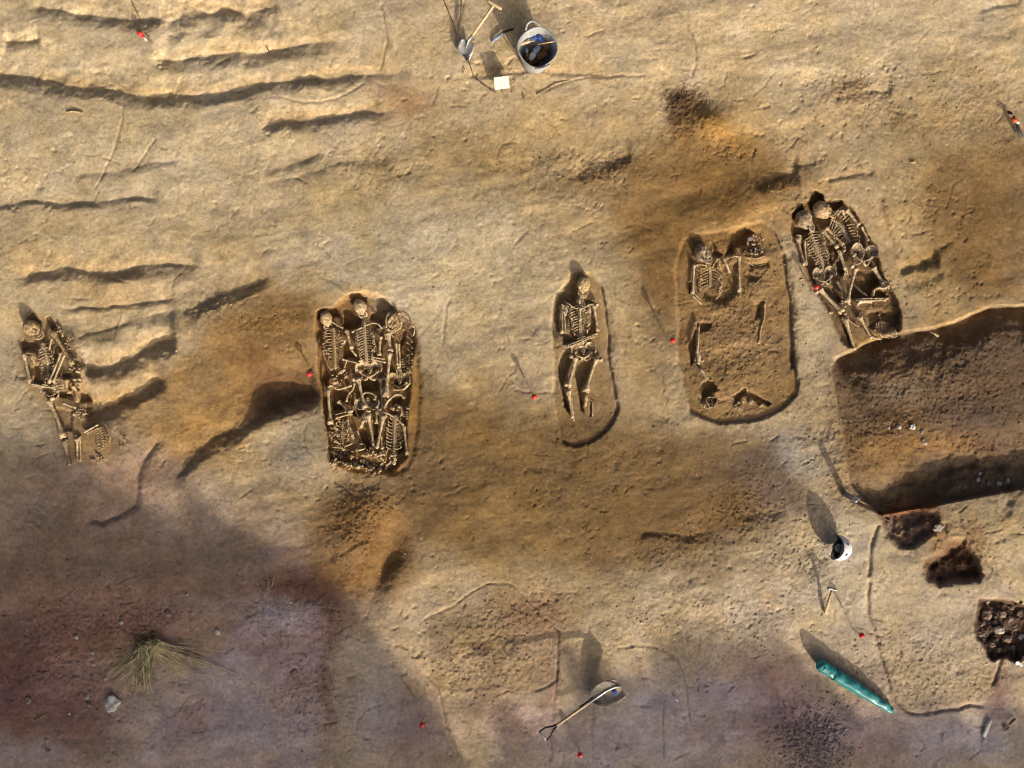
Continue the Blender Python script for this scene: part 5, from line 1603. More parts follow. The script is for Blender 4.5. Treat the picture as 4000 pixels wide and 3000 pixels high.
# ---- shovel at the top
def blade(mb, root, d, n, L, Wd, dish=.03, tip=.55, rows=10, cols=9, curl=0):
    """pointed shovel blade: root = socket end, d = direction to the tip, n = normal"""
    s_ = d.cross(n)
    V_ = []
    for lay in (0, 1):
        for j in range(rows):
            v = j / (rows - 1)
            half = Wd / 2 * ((1 - .08 * (1 - v)) if v < tip else math.sqrt(max(0.0, 1 - ((v - tip) / (1 - tip)) ** 2)) * .98 + .02)
            half *= (.86 + .14 * min(1, v * 6))
            for i in range(cols):
                w = 2 * i / (cols - 1) - 1
                h_ = dish * (w * w) - dish * .6 * math.exp(-(w * 4) ** 2) * (v < .5) * -(1 - v * 2) + curl * v * v
                V_.append(root + d * L * v + s_ * half * w + n * (h_ - .003 * lay))
    F = []
    n1_ = rows * cols
    for j in range(rows - 1):
        for i in range(cols - 1):
            q = (j * cols + i, j * cols + i + 1, (j + 1) * cols + i + 1, (j + 1) * cols + i)
            F.append(q)
            F.append(tuple(n1_ + w for w in q[::-1]))
    rim = [i for i in range(cols)] + [j * cols + cols - 1 for j in range(1, rows)] + [(rows - 1) * cols + i for i in range(cols - 2, -1, -1)] + [j * cols for j in range(rows - 2, 0, -1)]
    for p_, q_ in zip(rim, rim[1:] + rim[:1]):
        F.append((q_, p_, n1_ + p_, n1_ + q_))
    mb.add(V_, F)


N_ = zz(1700, 0)
nn = lambda x, y: N_((x, y))[0]
b0 = at(nn(430, 880), .012)
b1 = at(nn(520, 640), .075)
top = Vector(wpos(*nn(925, 70), ground(*nn(925, 70)) + .36))
t = thing('shovel', 'wooden T handled shovel with a grey pointed blade lying beside the bucket', 'shovel', tuple(b0))
sh_ = b1
mb = MB()
dd = (b0 - sh_).normalized()
nrm = Vector((0, 0, 1)) - dd * dd.z
nrm.normalize()
rt = sh_ - dd * .0
blade(mb, rt, dd, nrm, (b0 - rt).length, .185, .022, .45)
for k_x in (-1, 1):
    pass
mb.build('blade', STEEL, t)
MB().tube([rt + dd * .075 + nrm * .006, rt + nrm * .014, rt + (top - rt) * .16], [.006, .014, .0165], 9).build('socket', STEEL, t)
MB().tube([rt + (top - rt) * .12, rt + (top - rt) * .5, top], [.015, .0155, .0145], 10).build('shaft', WOOD, t)
hx = Vector((.8, -.52, 0)).normalized()
MB().tube([top - hx * .085, top - hx * .05, top, top + hx * .05, top + hx * .085], [.014, .0165, .018, .0165, .014], 9).build('handle', WOOD, t)

# ---- grey rubber bucket with tools
bc = nn(1590, 680)
g0 = ground(*nn(1560, 640)) - .01
RT, RB, HB = .198, .145, .29
topc = Vector(wpos(nn(1600, 735)[0], nn(1600, 735)[1], g0 + HB))
botc = Vector((topc.x, topc.y, g0))
lean_ = Vector((-.02, -.02, 0))
botc = botc + lean_
t = thing('bucket', 'grey two handled rubber bucket filled with digging tools', 'bucket', tuple(botc))
mb = MB()
nseg = 40
V_ = []
rows = [(0, RB, 0), (.33, RB + (RT - RB) * .36, 0), (.66, RB + (RT - RB) * .7, 0), (.95, RT, 0), (.985, RT + .010, 0), (1.0, RT + .009, 0), (1.0, RT - .004, 0), (.95, RT - .008, 0), (.5, RB + (RT - RB) * .5 - .008, 0), (.06, RB - .008, 0)]
for hh, rr, _ in rows:
    cc = botc + (topc - botc) * hh
    for k in range(nseg):
        w = k / nseg * 2 * math.pi
        sag = .012 * math.cos(2 * w + .6) * hh
        V_.append(cc + Vector((math.cos(w) * (rr + sag), math.sin(w) * (rr - sag), 0)))
F = []
for j in range(len(rows) - 1):
    for k in range(nseg):
        k2 = (k + 1) % nseg
        F.append((j * nseg + k, j * nseg + k2, (j + 1) * nseg + k2, (j + 1) * nseg + k))
F.append(tuple(range(nseg - 1, -1, -1)))
F.append(tuple(range((len(rows) - 1) * nseg, len(rows) * nseg)))
mb.add(V_, F)
mb.build('body', GREYP, t)
for ang in (104, -76):
    w = math.radians(ang)
    o1 = Vector((math.cos(w), math.sin(w), 0))
    tg = Vector((-o1.y, o1.x, 0))
    up = 1 if ang > 0 else .3
    pts = []
    for s_ in np.linspace(-1, 1, 13):
        q = topc + o1 * (RT + .004 + .075 * up * (1 - s_ * s_) ** .6) + tg * .075 * s_ * (1 - .0 * abs(s_)) + Vector((0, 0, -.012 + .01 * (1 - s_ * s_)))
        pts.append(q)
    MB().tube(pts, [.014] + [.0125] * 11 + [.014], 8).build('handle', GREYP, t)
zt = g0 + .15


def inb(x, y, z):
    return Vector(wpos(nn(x, y)[0], nn(x, y)[1], g0 + z))


def tool(name, lab, parts, cat='hand tool'):
    th = thing(name, lab, cat, tuple(parts[0][1].v[0]) if False else tuple(inb(1600, 700, .12)), 'tools in the bucket')
    for nm, mb_, m_ in parts:
        mb_.build(nm, m_, th, smooth=True)
    return th


def stick(p, q, r, z0, z1, flat=None, n=8):
    return MB().tube([inb(*p, z0), (inb(*p, z0) + inb(*q, z1)) / 2, inb(*q, z1)], r, n, flat=flat)


# rubble of dark tools underneath so that the bucket is not empty
tool('trowel', 'trowel with a long ochre wooden handle at the left inside the bucket', [('handle', stick((1340, 690), (1480, 645), .016, .19, .2), WOOD), ('blade', stick((1490, 640), (1570, 600), [.012, .028, .006], .19, .17, .25), STEEL)], 'trowel')
tool('paintbrush', 'blue handled paintbrush at the top inside the bucket', [('handle', stick((1610, 540), (1665, 640), [.02, .03, .022], .2, .2, .6), BLUE), ('bristles', stick((1680, 650), (1720, 700), [.02, .026, .022], .19, .18, .6), WOODD)], 'brush')
tool('hand_brush', 'pale blue hand brush lying towards the lower left inside the bucket', [('handle', stick((1620, 720), (1550, 830), [.026, .03, .028], .18, .19, .5), LBLUE), ('bristles', stick((1545, 840), (1480, 930), [.03, .034, .022], .18, .16, .6), STONEW)], 'brush')
tool('hand_brush', 'dark slatted brush at the bottom inside the bucket', [('back', stick((1600, 900), (1740, 820), [.03, .042, .028], .15, .15, .35), WOODD), ('bristles', stick((1600, 930), (1740, 850), [.024, .034, .024], .14, .14, .5), DGREY)], 'brush')
tool('dust_pan', 'blue dust pan edge showing between brushes at the top of the bucket', [('pan', stick((1490, 590), (1570, 590), [.03, .045, .03], .17, .18, .35), BLUE), ('handle', stick((1570, 590), (1640, 620), .012, .18, .19), LBLUE)], 'dust pan')
tool('leaf_trowel', 'narrow leaf trowel with a pale blade pointing down in the bucket', [('blade', stick((1425, 760), (1432, 820), [.008, .020, .012], .18, .17, .3), LBLUE), ('handle', stick((1432, 830), (1440, 880), .013, .16, .15), WOODD)], 'trowel')
tool('wooden_rod', 'thin yellow wooden rod resting on the right rim of the bucket', [('rod', stick((1610, 690), (1860, 648), .006, .20, .28), WOOD)], 'rod')
tool('brick_trowel', 'rust brown trowel leaning on the right wall inside the bucket', [('blade', stick((1700, 760), (1770, 690), [.03, .042, .01], .14, .2, .2), WOODD), ('handle', stick((1650, 860), (1700, 790), .014, .14, .15), WOODD)], 'trowel')
tool('coiled_cable', 'grey coil of line curving at the upper left inside the bucket', [('coil', MB().tube([inb(1420 + 90 * math.cos(w), 590 + 70 * math.sin(w), .2 + .01 * math.sin(w)) for w in np.linspace(2.2, 5.6, 14)], .007, 7), STEEL)], 'cable')
mb = MB()
for k in range(40):
    w = random.uniform(0, 6.28)
    r0 = .12 * random.random() ** .5
    mb.ball(botc + Vector((math.cos(w) * r0, math.sin(w) * r0, .09 + random.uniform(-.03, .03))), (random.uniform(.02, .045), random.uniform(.012, .025), .02), 7, 5, Matrix.Rotation(random.uniform(0, 6), 3, 'Z'), jit=.1)
x = mb.build('soil_lumps', CLODD, base=botc)
tag(x, 'dark soil lumps and dirt filling the bottom of the bucket', 'soil', kind='stuff')

# ---- white card box
c0 = nn(1040, 1275)
g0 = ground(*c0)
ang = math.radians(7)
R = Matrix.Rotation(ang, 3, 'Z')
ctr = Vector(wpos(*c0, g0 + .095))
t = thing('photo_board', 'white open photo board standing on the soil below the bucket', 'photo board', (ctr.x, ctr.y, g0))
bd = MB()
Rb = R @ Matrix.Rotation(math.radians(38), 3, 'X')
bd.box(ctr + Vector((0, -.012, .0)), (.158, .13, .006), Rb)
bd.build('front_sheet', CARD, t, smooth=False)
Rb2 = R @ Matrix.Rotation(math.radians(-68), 3, 'X')
MB().box(ctr + R @ Vector((0, .055, -.012)), (.158, .12, .006), Rb2).build('back_sheet', CARD, t, smooth=False)
gl = MB()
for k in range(4):
    gl.box(ctr + Vector((0, -.012, 0)) + Rb @ Vector((random.uniform(-.02, .02), .035 - k * .022, .0042)), (.07, .003, .001), Rb)
gl.build('faint_line', mat('faint_print', (.66, .65, .61), .8, var=.05, bump=0), t, smooth=False)

# ---- small tools by the bucket
p = nn(1000, 560)
t = thing('hand_brush', 'small pale blue and black brush lying on the ground left of the bucket', 'brush', tuple(at(p)))
MB().tube([at(nn(900, 640), .02), at(nn(960, 590), .03), at(nn(1050, 520), .03)], [.014, .018, .016], 8, flat=.6).build('handle', LBLUE, t)
MB().tube([at(nn(1060, 510), .03), at(nn(1130, 480), .04), at(nn(1220, 455), .05)], [.016, .014, .012], 8, flat=.6).build('bristles', DGREY, t)
MB().tube([at(nn(890, 655), .015), at(nn(905, 640), .02)], [.01, .014], 8).build('end_cap', GREYM, t)
p = nn(520, 910)
t = thing('pocket_knife', 'small dark folding tool below the tip of the shovel blade', 'tool', tuple(at(p)))
MB().tube([at(nn(490, 950), .015), at(nn(520, 880), .02), at(nn(545, 840), .02)], [.012, .02, .014], 8, flat=.5).build('handle', DGREY, t)
MB().tube([at(nn(535, 920), .02), at(nn(550, 870), .024), at(nn(580, 840), .024)], [.005, .007, .004], 7).build('blade', WHITEP, t)
for k, (pa, pb, lab) in enumerate((((430, 1150), (460, 1060), 'thin dry stem left of the root beneath the shovel'), ((1170, 1325), (1260, 1265), 'thin dry twig touching the right side of the white photo board'), ((1190, 1450), (1250, 1380), 'short dry twig below right of the white photo board'),
                      ((1365, 1440), (1400, 1590), 'longest dry twig lying below right of the white photo board'), ((1035, 1385), (1075, 1490), 'small dry twig directly below the white photo board'), ((850, 1395), (955, 1460), 'dark dry twig below left of the white photo board'), ((1070, 580), (1260, 870), 'long straight pale twig between the small brush and the bucket'))):
    A0, B0 = at(nn(*pa), .006), at(nn(*pb), .010)
    mid = (A0 + B0) / 2 + Vector((random.uniform(-.004, .004), random.uniform(-.004, .004), .006))
    tag(MB().tube([A0, mid, B0], [.0035, .004, .003], 6).build('twig', ROOT, base=A0), lab, 'twig', 'dry twigs on the soil near the bucket')
for pts_, lab in (([nn(130, 0), nn(200, 160), nn(270, 330), nn(330, 540)], 'long thin root running up left of the shovel handle'), ([nn(410, 0), nn(400, 250), nn(350, 430)], 'shorter thin root between the long root and the shovel handle'),
                  ([nn(520, 950), nn(560, 1060), nn(590, 1170), nn(640, 1220), nn(670, 1160)], 'hooked root curling below the dark folding tool'), ([nn(640, 1230), nn(760, 1330), nn(860, 1400)], 'root running toward the twigs below the white photo board'),
                  ([nn(1580, 1470), nn(1750, 1380), nn(1870, 1300), nn(2100, 1250)], 'pale root lying on the soil below the bucket')):
    P_ = [at(q, .004) for q in pts_]
    tag(MB().tube(P_, [.005] * (len(P_) - 1) + [.003], 6).build('root', ROOT, base=P_[0]), lab, 'root', 'roots exposed around the bucket')
r0 = Q_(0, 0)((1130, 0), (1190, 120), (1240, 260), (1300, 365))
P_ = [at(q, .006) for q in r0]
tag(MB().tube(P_, .0035, 6).build('root', ROOT, base=P_[0]), 'thin brown root crossing the upper left furrow beside the red pin', 'root', 'roots exposed in the furrows')
r0 = Q_(1000, 0)((90, 400), (115, 450), (140, 500))
P_ = [at(q, .012) for q in r0]
tag(MB().tube(P_, [.006, .007, .004], 6).build('root', ROOT, base=P_[0]), 'short pale root stub sticking out of the second dark furrow', 'root', 'roots exposed in the furrows')

# ---- leaning shovel at the bottom
W_ = Q_(2000, 2250)
wv = lambda x, y: W_((x, y))[0]
t = thing('shovel', 'upright shovel with pale shaft and black D grip leaning in the shaded foreground', 'shovel', tuple(at(wv(860, 960))))
gb = ground(*wv(900, 1000))
skt = Vector(wpos(*wv(860, 955), gb + .22))
gr = Vector(wpos(*wv(385, 1290), ground(*wv(385, 1290)) + .30))
Vn = lambda x, y, z: Vector(wpos(*wv(x, y), gb + z))
bl = MB()
br = Vn(935, 950, .17)
bt = Vn(690, 1055, .03)
bd_ = (bt - br).normalized()
bn_ = Vector((.10, .02, .9))
bn_ = (bn_ - bd_ * bn_.dot(bd_)).normalized()
blade(bl, br, bd_, bn_, (bt - br).length * 1.02, .29, .04, .30, 14, 13)
bl.build('blade', MUDST, t)
bq = br + bd_ * .06 + bn_ * .012
MB().ball(Vn(890, 1010, .155), (.030, .030, .003), 14, 6, Matrix((bd_, bn_.cross(bd_), bn_)).transposed()).build('badge', BLUE, t)
MB().tube([br + bd_ * .07, br + bd_ * .0 + bn_ * .012, Vn(880, 958, .20), Vn(810, 990, .235), skt + (gr - skt) * .42], [.008, .014, .017, .018, .017], 9).build('socket', STEEL, t)
MB().tube([skt + (gr - skt) * .15, skt + (gr - skt) * .55, gr], [.0155, .016, .0155], 10).build('shaft', WOOD, t)
MB().tube([skt + (gr - skt) * .33 + Vector((0, .012, -.004)), skt + (gr - skt) * .58 + Vector((0, .012, -.004))], .013, 9).build('sleeve', DGREY, t)
G = lambda x, y, z: Vector(wpos(*wv(x, y), ground(*wv(385, 1290)) + z))
MB().tube([gr, G(350, 1300, .31), G(290, 1310, .31), G(235, 1345, .30)], [.016, .012, .010, .009], 8).build('grip_fork', DGREY, t)
MB().tube([gr, G(360, 1330, .31), G(335, 1385, .31), G(297, 1420, .30)], [.016, .012, .010, .009], 8).build('grip_fork', DGREY, t)
MB().tube([G(235, 1345, .30), G(266, 1382, .30), G(297, 1420, .30)], .0085, 8).build('grip_bar', GREYM, t)

# ---- white helmet lying on its side, open to the upper left
X_ = zz(3160, 1850)
xv = lambda x, y: X_((x, y))[0]
g0 = ground(*xv(500, 1180))
hc = Vector(wpos(*xv(520, 1175), g0 + .12))
t = thing('hard_hat', 'white vented climbing helmet lying on its side with black padding inside', 'helmet', (hc.x, hc.y, g0))
axis = Vector((.90, -.24, -.04)).normalized()      # towards the crown
sd = Vector((.10, 1, .0))
sd = (sd - axis * sd.dot(axis)).normalized()
th_ = axis.cross(sd)


def shell(scale, m, name, lo, par=t, wave=True, off_=0.0):
    nu, nv = 30, 11
    V_ = []
    for j in range(nv):
        for i in range(nu):
            ph = 2 * math.pi * i / nu
            cut = lo + (.18 * math.cos(2 * ph) + .08 * math.cos(ph) if wave else 0)
            th = (1 - j / (nv - 1)) * (math.pi / 2 + cut * .9)
            d_ = axis * math.cos(th) * .150 + (sd * math.cos(ph) * .135 + th_ * math.sin(ph) * .108) * math.sin(th)
            V_.append(hc - axis * .05 + d_ * scale + axis * off_)
    F = []
    for j in range(nv - 1):
        for i in range(nu):
            i2 = (i + 1) % nu
            F.append((j * nu + i, j * nu + i2, (j + 1) * nu + i2, (j + 1) * nu + i))
    o = MB().add(V_, F).build(name, m, par)
    md = o.modifiers.new('thick', 'SOLIDIFY')
    md.thickness = .006
    return o, V_


o, V_ = shell(1.0, WHITEP, 'shell', .12)
shell(.93, DGREY, 'liner', .02)
rimp = [V_[i] for i in range(30)] + [V_[0]]
MB().tube(rimp, .006, 6, cap=False).build('rim', DGREY, t)
for k, (aa, bb) in enumerate(((.35, 1.15), (2.0, 1.15), (-.6, 1.2), (1.2, .55))):
    d_ = axis * math.cos(bb) * .150 + (sd * math.cos(aa + 1.57) * .135 + th_ * math.sin(aa + 1.57) * .108) * math.sin(bb)
    nrm = d_.normalized()
    e1 = nrm.orthogonal().normalized()
    e2 = nrm.cross(e1)
    MB().ball(hc - axis * .05 + d_ * 1.0, (.018, .011, .006), 10, 6, Matrix((e1, e2, nrm)).transposed()).build('vent', DGREY, t)
for k in range(2):
    s_ = 1 if k else -1
    MB().tube([hc - axis * .05 + sd * .1 * s_, hc - axis * .09 + sd * .05 * s_ + th_ * .03, hc - axis * .10 - th_ * .02], .005, 6, flat=.4).build('chin_strap', DGREY, t)
MB().tube([hc - axis * .045 + th_ * .095 * math.sin(w) + sd * .12 * math.cos(w) for w in np.linspace(0, 6.28, 20)], .008, 6, cap=False).build('headband', GREYM, t)
MB().ball(hc - axis * .03, (.05, .05, .03), 10, 7, jit=.08).build('padding', GREYM, t)

# ---- survey post with grey plate and white label
t = thing('marker_post', 'grey marker post with a white label leaning over the trench corner', 'marker post', tuple(at(xv(540, 305))))
g0 = ground(*xv(540, 305))
pA = Vector(wpos(*xv(545, 308), g0))
pB = Vector(wpos(*xv(755, 425), g0 + .24))
dd = (pB - pA).normalized()
sidev = Vector((dd.y, -dd.x, 0)).normalized()
nrm = sidev.cross(dd)
if nrm.z < 0:
    nrm = -nrm
R = Matrix((dd, sidev, dd.cross(sidev))).transposed()
MB().box((pA + pB) / 2, ((pB - pA).length + .02, .062, .014), R).build('plate', GREYM, t, smooth=False, bevel=.002)
MB().box(pB - dd * .025 + nrm * .0085, (.072, .058, .004), R).build('label', WHITEP, t, smooth=False)
mk = MB()
mk.box(pB - dd * .018 + nrm * .011, (.026, .028, .0015), R)
mk.box(pB - dd * .044 + nrm * .011, (.008, .036, .0015), R)
mk.build('label_print', mat('label_blue', (.30, .38, .48), .7, bump=0), t, smooth=False)
pC = Vector(wpos(*xv(1245, 740), max(ground(*xv(1245, 740)), g0) + .36))
MB().tube([pA + (pB - pA) * .6 + nrm * -.009, pB + dd * .02 - nrm * .009, (pB + pC) / 2, pC], [.006, .0065, .006, .005], 7).build('stake', WOODD, t)

# ---- hammer
Y_ = Q_(3000, 2250)
yv = lambda x, y: Y_((x, y))[0]
t = thing('hammer', 'short hammer with pale wooden handle standing on its grey head on pale soil', 'hammer', tuple(at(yv(490, 320))))
g0 = ground(*yv(500, 300))
hA = Vector(wpos(*yv(495, 320), g0 + .016))
hB = Vector(wpos(*yv(555, 112), g0 + .125))
MB().tube([hA, hA + (hB - hA) * .5, hB], [.0165, .014, .013], 9).build('handle', WOOD, t)
dh = Vector((.95, -.22, -.05)).normalized()
mb = MB()
mb.tube([hB - dh * .052, hB - dh * .03, hB - dh * .012, hB + dh * .012, hB + dh * .03, hB + dh * .055], [.017, .018, .014, .014, .018, .013], 8)
mb.build('head', STEEL, t)

# ---- rolled teal tarpaulin bag
t = thing('rolled_bag', 'long teal fabric bag tapering to the lower right on pale soil', 'bag', tuple(at(yv(760, 950))))
pts, rd = [], []
g0 = ground(*yv(700, 920))
for v, rr, z_ in ((0, .060, .075), (.04, .066, .08), (.12, .068, .08), (.2, .064, .078), (.24, .068, .078), (.4, .066, .075), (.55, .060, .068), (.7, .054, .06), (.85, .046, .05), (.94, .042, .044), (.975, .035, .04), (1.0, .016, .035)):
    q = yv(440 + (1085 - 440) * v, 760 + (1170 - 760) * v)
    pts.append(at(q, z_))
    rd.append(rr)
_t = np.linspace(0, len(pts) - 1, 60)
_P = np.array([tuple(q) for q in pts])
_i = np.arange(len(pts))
pts_f = [Vector((np.interp(w, _i, _P[:, 0]), np.interp(w, _i, _P[:, 1]), np.interp(w, _i, _P[:, 2]))) for w in _t]
rd_f = np.interp(_t, _i, rd)
mb = MB().tube(pts_f, list(rd_f), 28)
vv_ = []
for (x, y, z) in mb.v:
    n_ = float(fbm(np.array([x * 9 + y * 4 + z * 6]), np.array([y * 16 - x * 5 + z * 10]), 4, 5, .7)[0]) * .016 + .004 * math.sin((x * 20 + y * 31) + 5 * z)
    vv_.append((x + n_ * .6, y + n_ * .6, z + n_))
mb.v = vv_
mb.build('body', TEAL, t)
mb = MB()
d0 = (pts[0] - pts[2]).normalized()
s0 = Vector((-d0.y, d0.x, 0)).normalized()
V_ = []
for j in range(4):
    for i in range(13):
        w = i / 12 * 2 * math.pi
        V_.append(pts[1] + d0 * (.012 * j + .006 * math.sin(3 * w + j)) + (s0 * math.cos(w) + Vector((0, 0, 1)) * math.sin(w)) * (.069 - .012 * j + .004 * math.sin(5 * w)))
mb.add(V_, [(j * 13 + i, j * 13 + i + 1, (j + 1) * 13 + i + 1, (j + 1) * 13 + i) for j in range(3) for i in range(12)])
mb.build('folded_flap', TEAL, t)
ba = pts[3] + (pts[4] - pts[3]) * .3
axb = (pts[4] - pts[3]).normalized()
sb = Vector((-axb.y, axb.x, 0)).normalized()
MB().tube([ba + (sb * math.cos(w) + Vector((0, 0, 1)) * math.sin(w)) * .068 for w in np.linspace(0, 6.283, 18)], .0045, 6, cap=False).build('tie', TEAL, t)

# ---- trowels at the lower right
def trowel(label, h0, h1, b1_, hm, bm, rh=.016, wb=.03, zh=.03):
    t_ = thing('trowel', label, 'trowel', tuple(at(h1)), 'tools left at the lower right')
    A0, B0, C0 = at(h0, zh), at(h1, zh), at(b1_, .012)
    MB().tube([A0, A0 + (B0 - A0) * .4, B0], [rh * .9, rh, rh * .7], 9).build('handle', hm, t_)
    d_ = (C0 - B0).normalized()
    MB().tube([B0, B0 + d_ * .03], [.006, .005], 7).build('tang', STEEL, t_)
    mb_ = MB()
    n_ = Vector((0, 0, 1)) - d_ * d_.z
    blade(mb_, B0 + d_ * .025, d_, n_, max((C0 - B0).length - .025, .04), wb * 2, .004, .25)
    mb_.build('blade', bm, t_)
    return t_


t = thing('paintbrush', 'flat white bristled tool with a thin tang lying at the lower right', 'brush', tuple(at(yv(1890, 1310))), 'tools left at the lower right')
MB().tube([at(yv(1925, 1245), .02), at(yv(1895, 1310), .022), at(yv(1865, 1385), .018)], [.018, .024, .02], 10, flat=.4).build('body', STONEW, t)
MB().tube([at(yv(1868, 1385), .014), at(yv(1858, 1430), .012), at(yv(1850, 1475), .01)], [.007, .005, .003], 7).build('tang', STEEL, t)
MB().tube([at(yv(1880, 1385), .014), at(yv(1884, 1405), .012)], [.005, .003], 6).build('clip', WHITEP, t)
trowel('small trowel with a dark pointed blade at the lower right edge', yv(2135, 1235), yv(2085, 1280), yv(2040, 1330), WOODD, DGREY, .013, .028)
trowel('large bright trowel at the right edge below the stone filled pit', yv(2212, 700), yv(2200, 740), yv(2150, 770), WOOD, STEEL, .016, .05, .05)
# white plastic tube on the ground
A0, B0 = at(wv(1400, 1040), .014), at(wv(1432, 1085), .014)
tag(MB().tube([A0, B0], .0085, 10).build('plastic_tube', WHITEP, base=A0), 'short white plastic tube lying alone on the shaded grey soil', 'tube')
# tool with orange head at right edge
V4 = Q_(3000, 0)
v4 = lambda x, y: V4((x, y))[0]
t = thing('leaning_tool', 'dark tool with orange and cream painted head at the right edge of the upper ground', 'tool', tuple(at(v4(2150, 1060))))
MB().tube([at(v4(2190, 1180), .03), at(v4(2160, 1100), .06), at(v4(2120, 1000), .06)], [.022, .02, .012], 8, flat=.5).build('shaft', DGREY, t)
MB().tube([at(v4(2105, 1020), .075), at(v4(2130, 1040), .085), at(v4(2145, 1050), .085)], [.016, .021, .016], 9).build('head', ORANGE, t)
MB().tube([at(v4(2145, 1050), .085), at(v4(2170, 1065), .08)], [.016, .012], 9).build('collar', CARD, t)
MB().tube([at(v4(2075, 965), .03), at(v4(2110, 985), .04)], [.018, .014], 8, flat=.5).build('point', DGREY, t)

# ---- stones
def stone(p, r, m, lab=None, grp=None, sq=.7, dz=.25, name='stone', n=12):
    ph = [random.uniform(0, 6) for _ in range(6)]
    k1, k2 = random.uniform(1.6, 3), random.uniform(1.6, 3)

    def fn(d_, q):
        w = math.sin(k1 * d_.x * 2 + ph[0]) * math.sin(k2 * d_.y * 2 + ph[1]) + .6 * math.sin(4 * d_.z + 3 * d_.x + ph[2])
        return q * (1 + .22 * w)
    o = MB().ball(at(p, r * dz * sq), (r * random.uniform(.9, 1.25), r * random.uniform(.75, 1.0), r * sq), n, max(6, n * 2 // 3), Matrix.Rotation(random.uniform(0, 6), 3, 'Z'), fn, jit=.035).build(name, m, base=at(p), smooth=False)
    if lab:
        tag(o, lab, 'stone', grp)
    return o


Zb = Q_(0, 2250)
zb_ = lambda x, y: Zb((x, y))[0]
stone(zb_(968, 1105), .084, STONEW, 'large angular white stone below the dry grass tuft', None, .5, n=18)
GS = 'small stones in the shaded lower left'
for (x, y, r, m, lab) in ((750, 1042, .036, STONE, 'grey pink rounded stone just left of the large white stone'), (768, 1110, .030, STONER, 'dull flat stone under the grey pink one left of the white stone'), (245, 1075, .036, STONER, 'brown stone alone at the far lower left'),
                          (1453, 322, .034, STONER, 'round brown stone above right of the grass tuft root'), (1048, 400, .024, STONE, 'pale pebble left above the grass tuft root'), (1880, 485, .030, STONEW, 'whitish rounded pebble right of the grass tuft root'), (657, 527, .026, STONE, 'long grey pebble left of the grass tuft'),
                          (805, 760, .026, STONE, 'grey pebble left of the tuft blades'), (797, 665, .020, STONE, 'small bluish pebble left of the tuft blades'), (645, 885, .034, STONER, 'half buried pink stone left of the green blade'), (405, 1422, .026, STONE, 'pale pebble near the lower left corner'),
                          (415, 1510, .024, STONER, 'dull pebble just below the pale one in the lower left corner'), (600, 1193, .015, STONEW, 'tiny white pebble below the grey pink stones'), (910, 890, .014, STONEW, 'tiny bright chip beside the green blade'), (640, 890, .02, STONER, 'small brown pebble beside the pink stone'),
                          (768, 990, .018, STONER, 'small reddish pebble above the grey pink stone'), (1617, 158, .02, STONE, 'pale pebble at the upper right of the shaded rubble')):
    stone(zb_(x, y), r, m, lab, GS, .6, .1)
Zc = Q_(1000, 2250)
for (x, y, r, m, lab) in ((75, 525, .024, STONE, 'pale pebble on the grey shaded soil left of the step'), (440, 705, .026, STONE, 'bluish flat stone on the grey shaded soil'), (330, 835, .040, STONER, 'broad reddish stone embedded in the shaded soil'), (590, 830, .022, STONER, 'small reddish stone right of the broad embedded stone'), (300, 225, .020, STONE, 'flat pale pebble below the forked twig')):
    stone(Zc((x, y))[0], r, m, lab, GS, .45, .0)
Z3 = Q_(3000, 1500)
GT = 'stones along the trench at the right'
LB = ['greyish stone at the top of the small stone cluster in the trench shadow', 'left stone of the cluster in the trench shadow', 'middle stone of the cluster in the trench shadow', 'dark stone between the cluster and the two pale stones', 'pale flat stone right of the trench stone cluster',
      'rounded pale stone furthest right along the trench edge', 'small dark stone under the trench stone cluster', 'pebble at the lower left of the trench stone cluster', 'upright pale slab on the brown trench floor', 'left chip of the pair of flat chips on the brown trench floor', 'right chip of the pair of flat chips on the brown trench floor',
      'pale flat stone in the middle of the brown trench floor', 'stone just above the lowest pale stone on the trench floor', 'lowest pale stone on the brown trench floor']
for (x, y, r, m), lab in zip(((1830, 775, .026, STONE), (1815, 825, .026, STONE), (1858, 850, .028, STONER), (1905, 855, .026, STONER), (1995, 860, .032, STONE), (2070, 845, .030, STONE), (1840, 885, .020, STONER), (1700, 890, .022, STONER), (1248, 372, .032, STONEW), (1040, 380, .024, STONE), (1130, 370, .028, STONE), (1335, 410, .026, STONE), (1340, 480, .026, STONER), (1358, 512, .022, STONEW)), LB):
    stone(Z3((x, y))[0], r, m, lab, GT, .55, .1)
stone(Z3((1475, 1240))[0], .05, STONE, 'grey lump with a dark hole on the baulk between the two pits', None, .25, 0)
Zr = Q_(3000, 2250)
rk = [(1890, 330, .06, STONER), (1850, 500, .055, STONER), (1995, 465, .055, STONE), (2020, 330, .04, STONER), (1950, 400, .035, STONER), (2080, 370, .045, STONER), (1900, 220, .024, STONE), (2060, 540, .042, STONER), (1930, 590, .035, STONER), (2130, 450, .04, STONER), (2170, 330, .05, STONER), (1860, 560, .03, STONER), (2110, 620, .04, STONER), (1990, 640, .03, STONER), (2190, 520, .04, STONE), (1990, 260, .03, STONER), (2100, 270, .035, STONER), (1840, 410, .03, STONER), (1960, 690, .028, STONER)]
for _k in range(46):
    rk.append((random.uniform(1830, 2210), random.uniform(230, 700), random.uniform(.012, .036), STONED))
for k, (x, y, r, m) in enumerate(rk):
    if x < 1800 + max(0, y - 520) * .6 + 30:
        continue
    stone(Zr((x, y))[0], r, m, 'dark brown rubble stone packed in the stone filled pit at the right edge' if m in (STONER, STONED) else ('pale angular stone in the middle of the stone filled pit' if k == 2 else ('small pale stone at the top rim of the stone filled pit' if k == 6 else 'pale stone at the right side of the stone filled pit')), 'rubble stones in the right edge pit', random.uniform(.4, .8), .1)

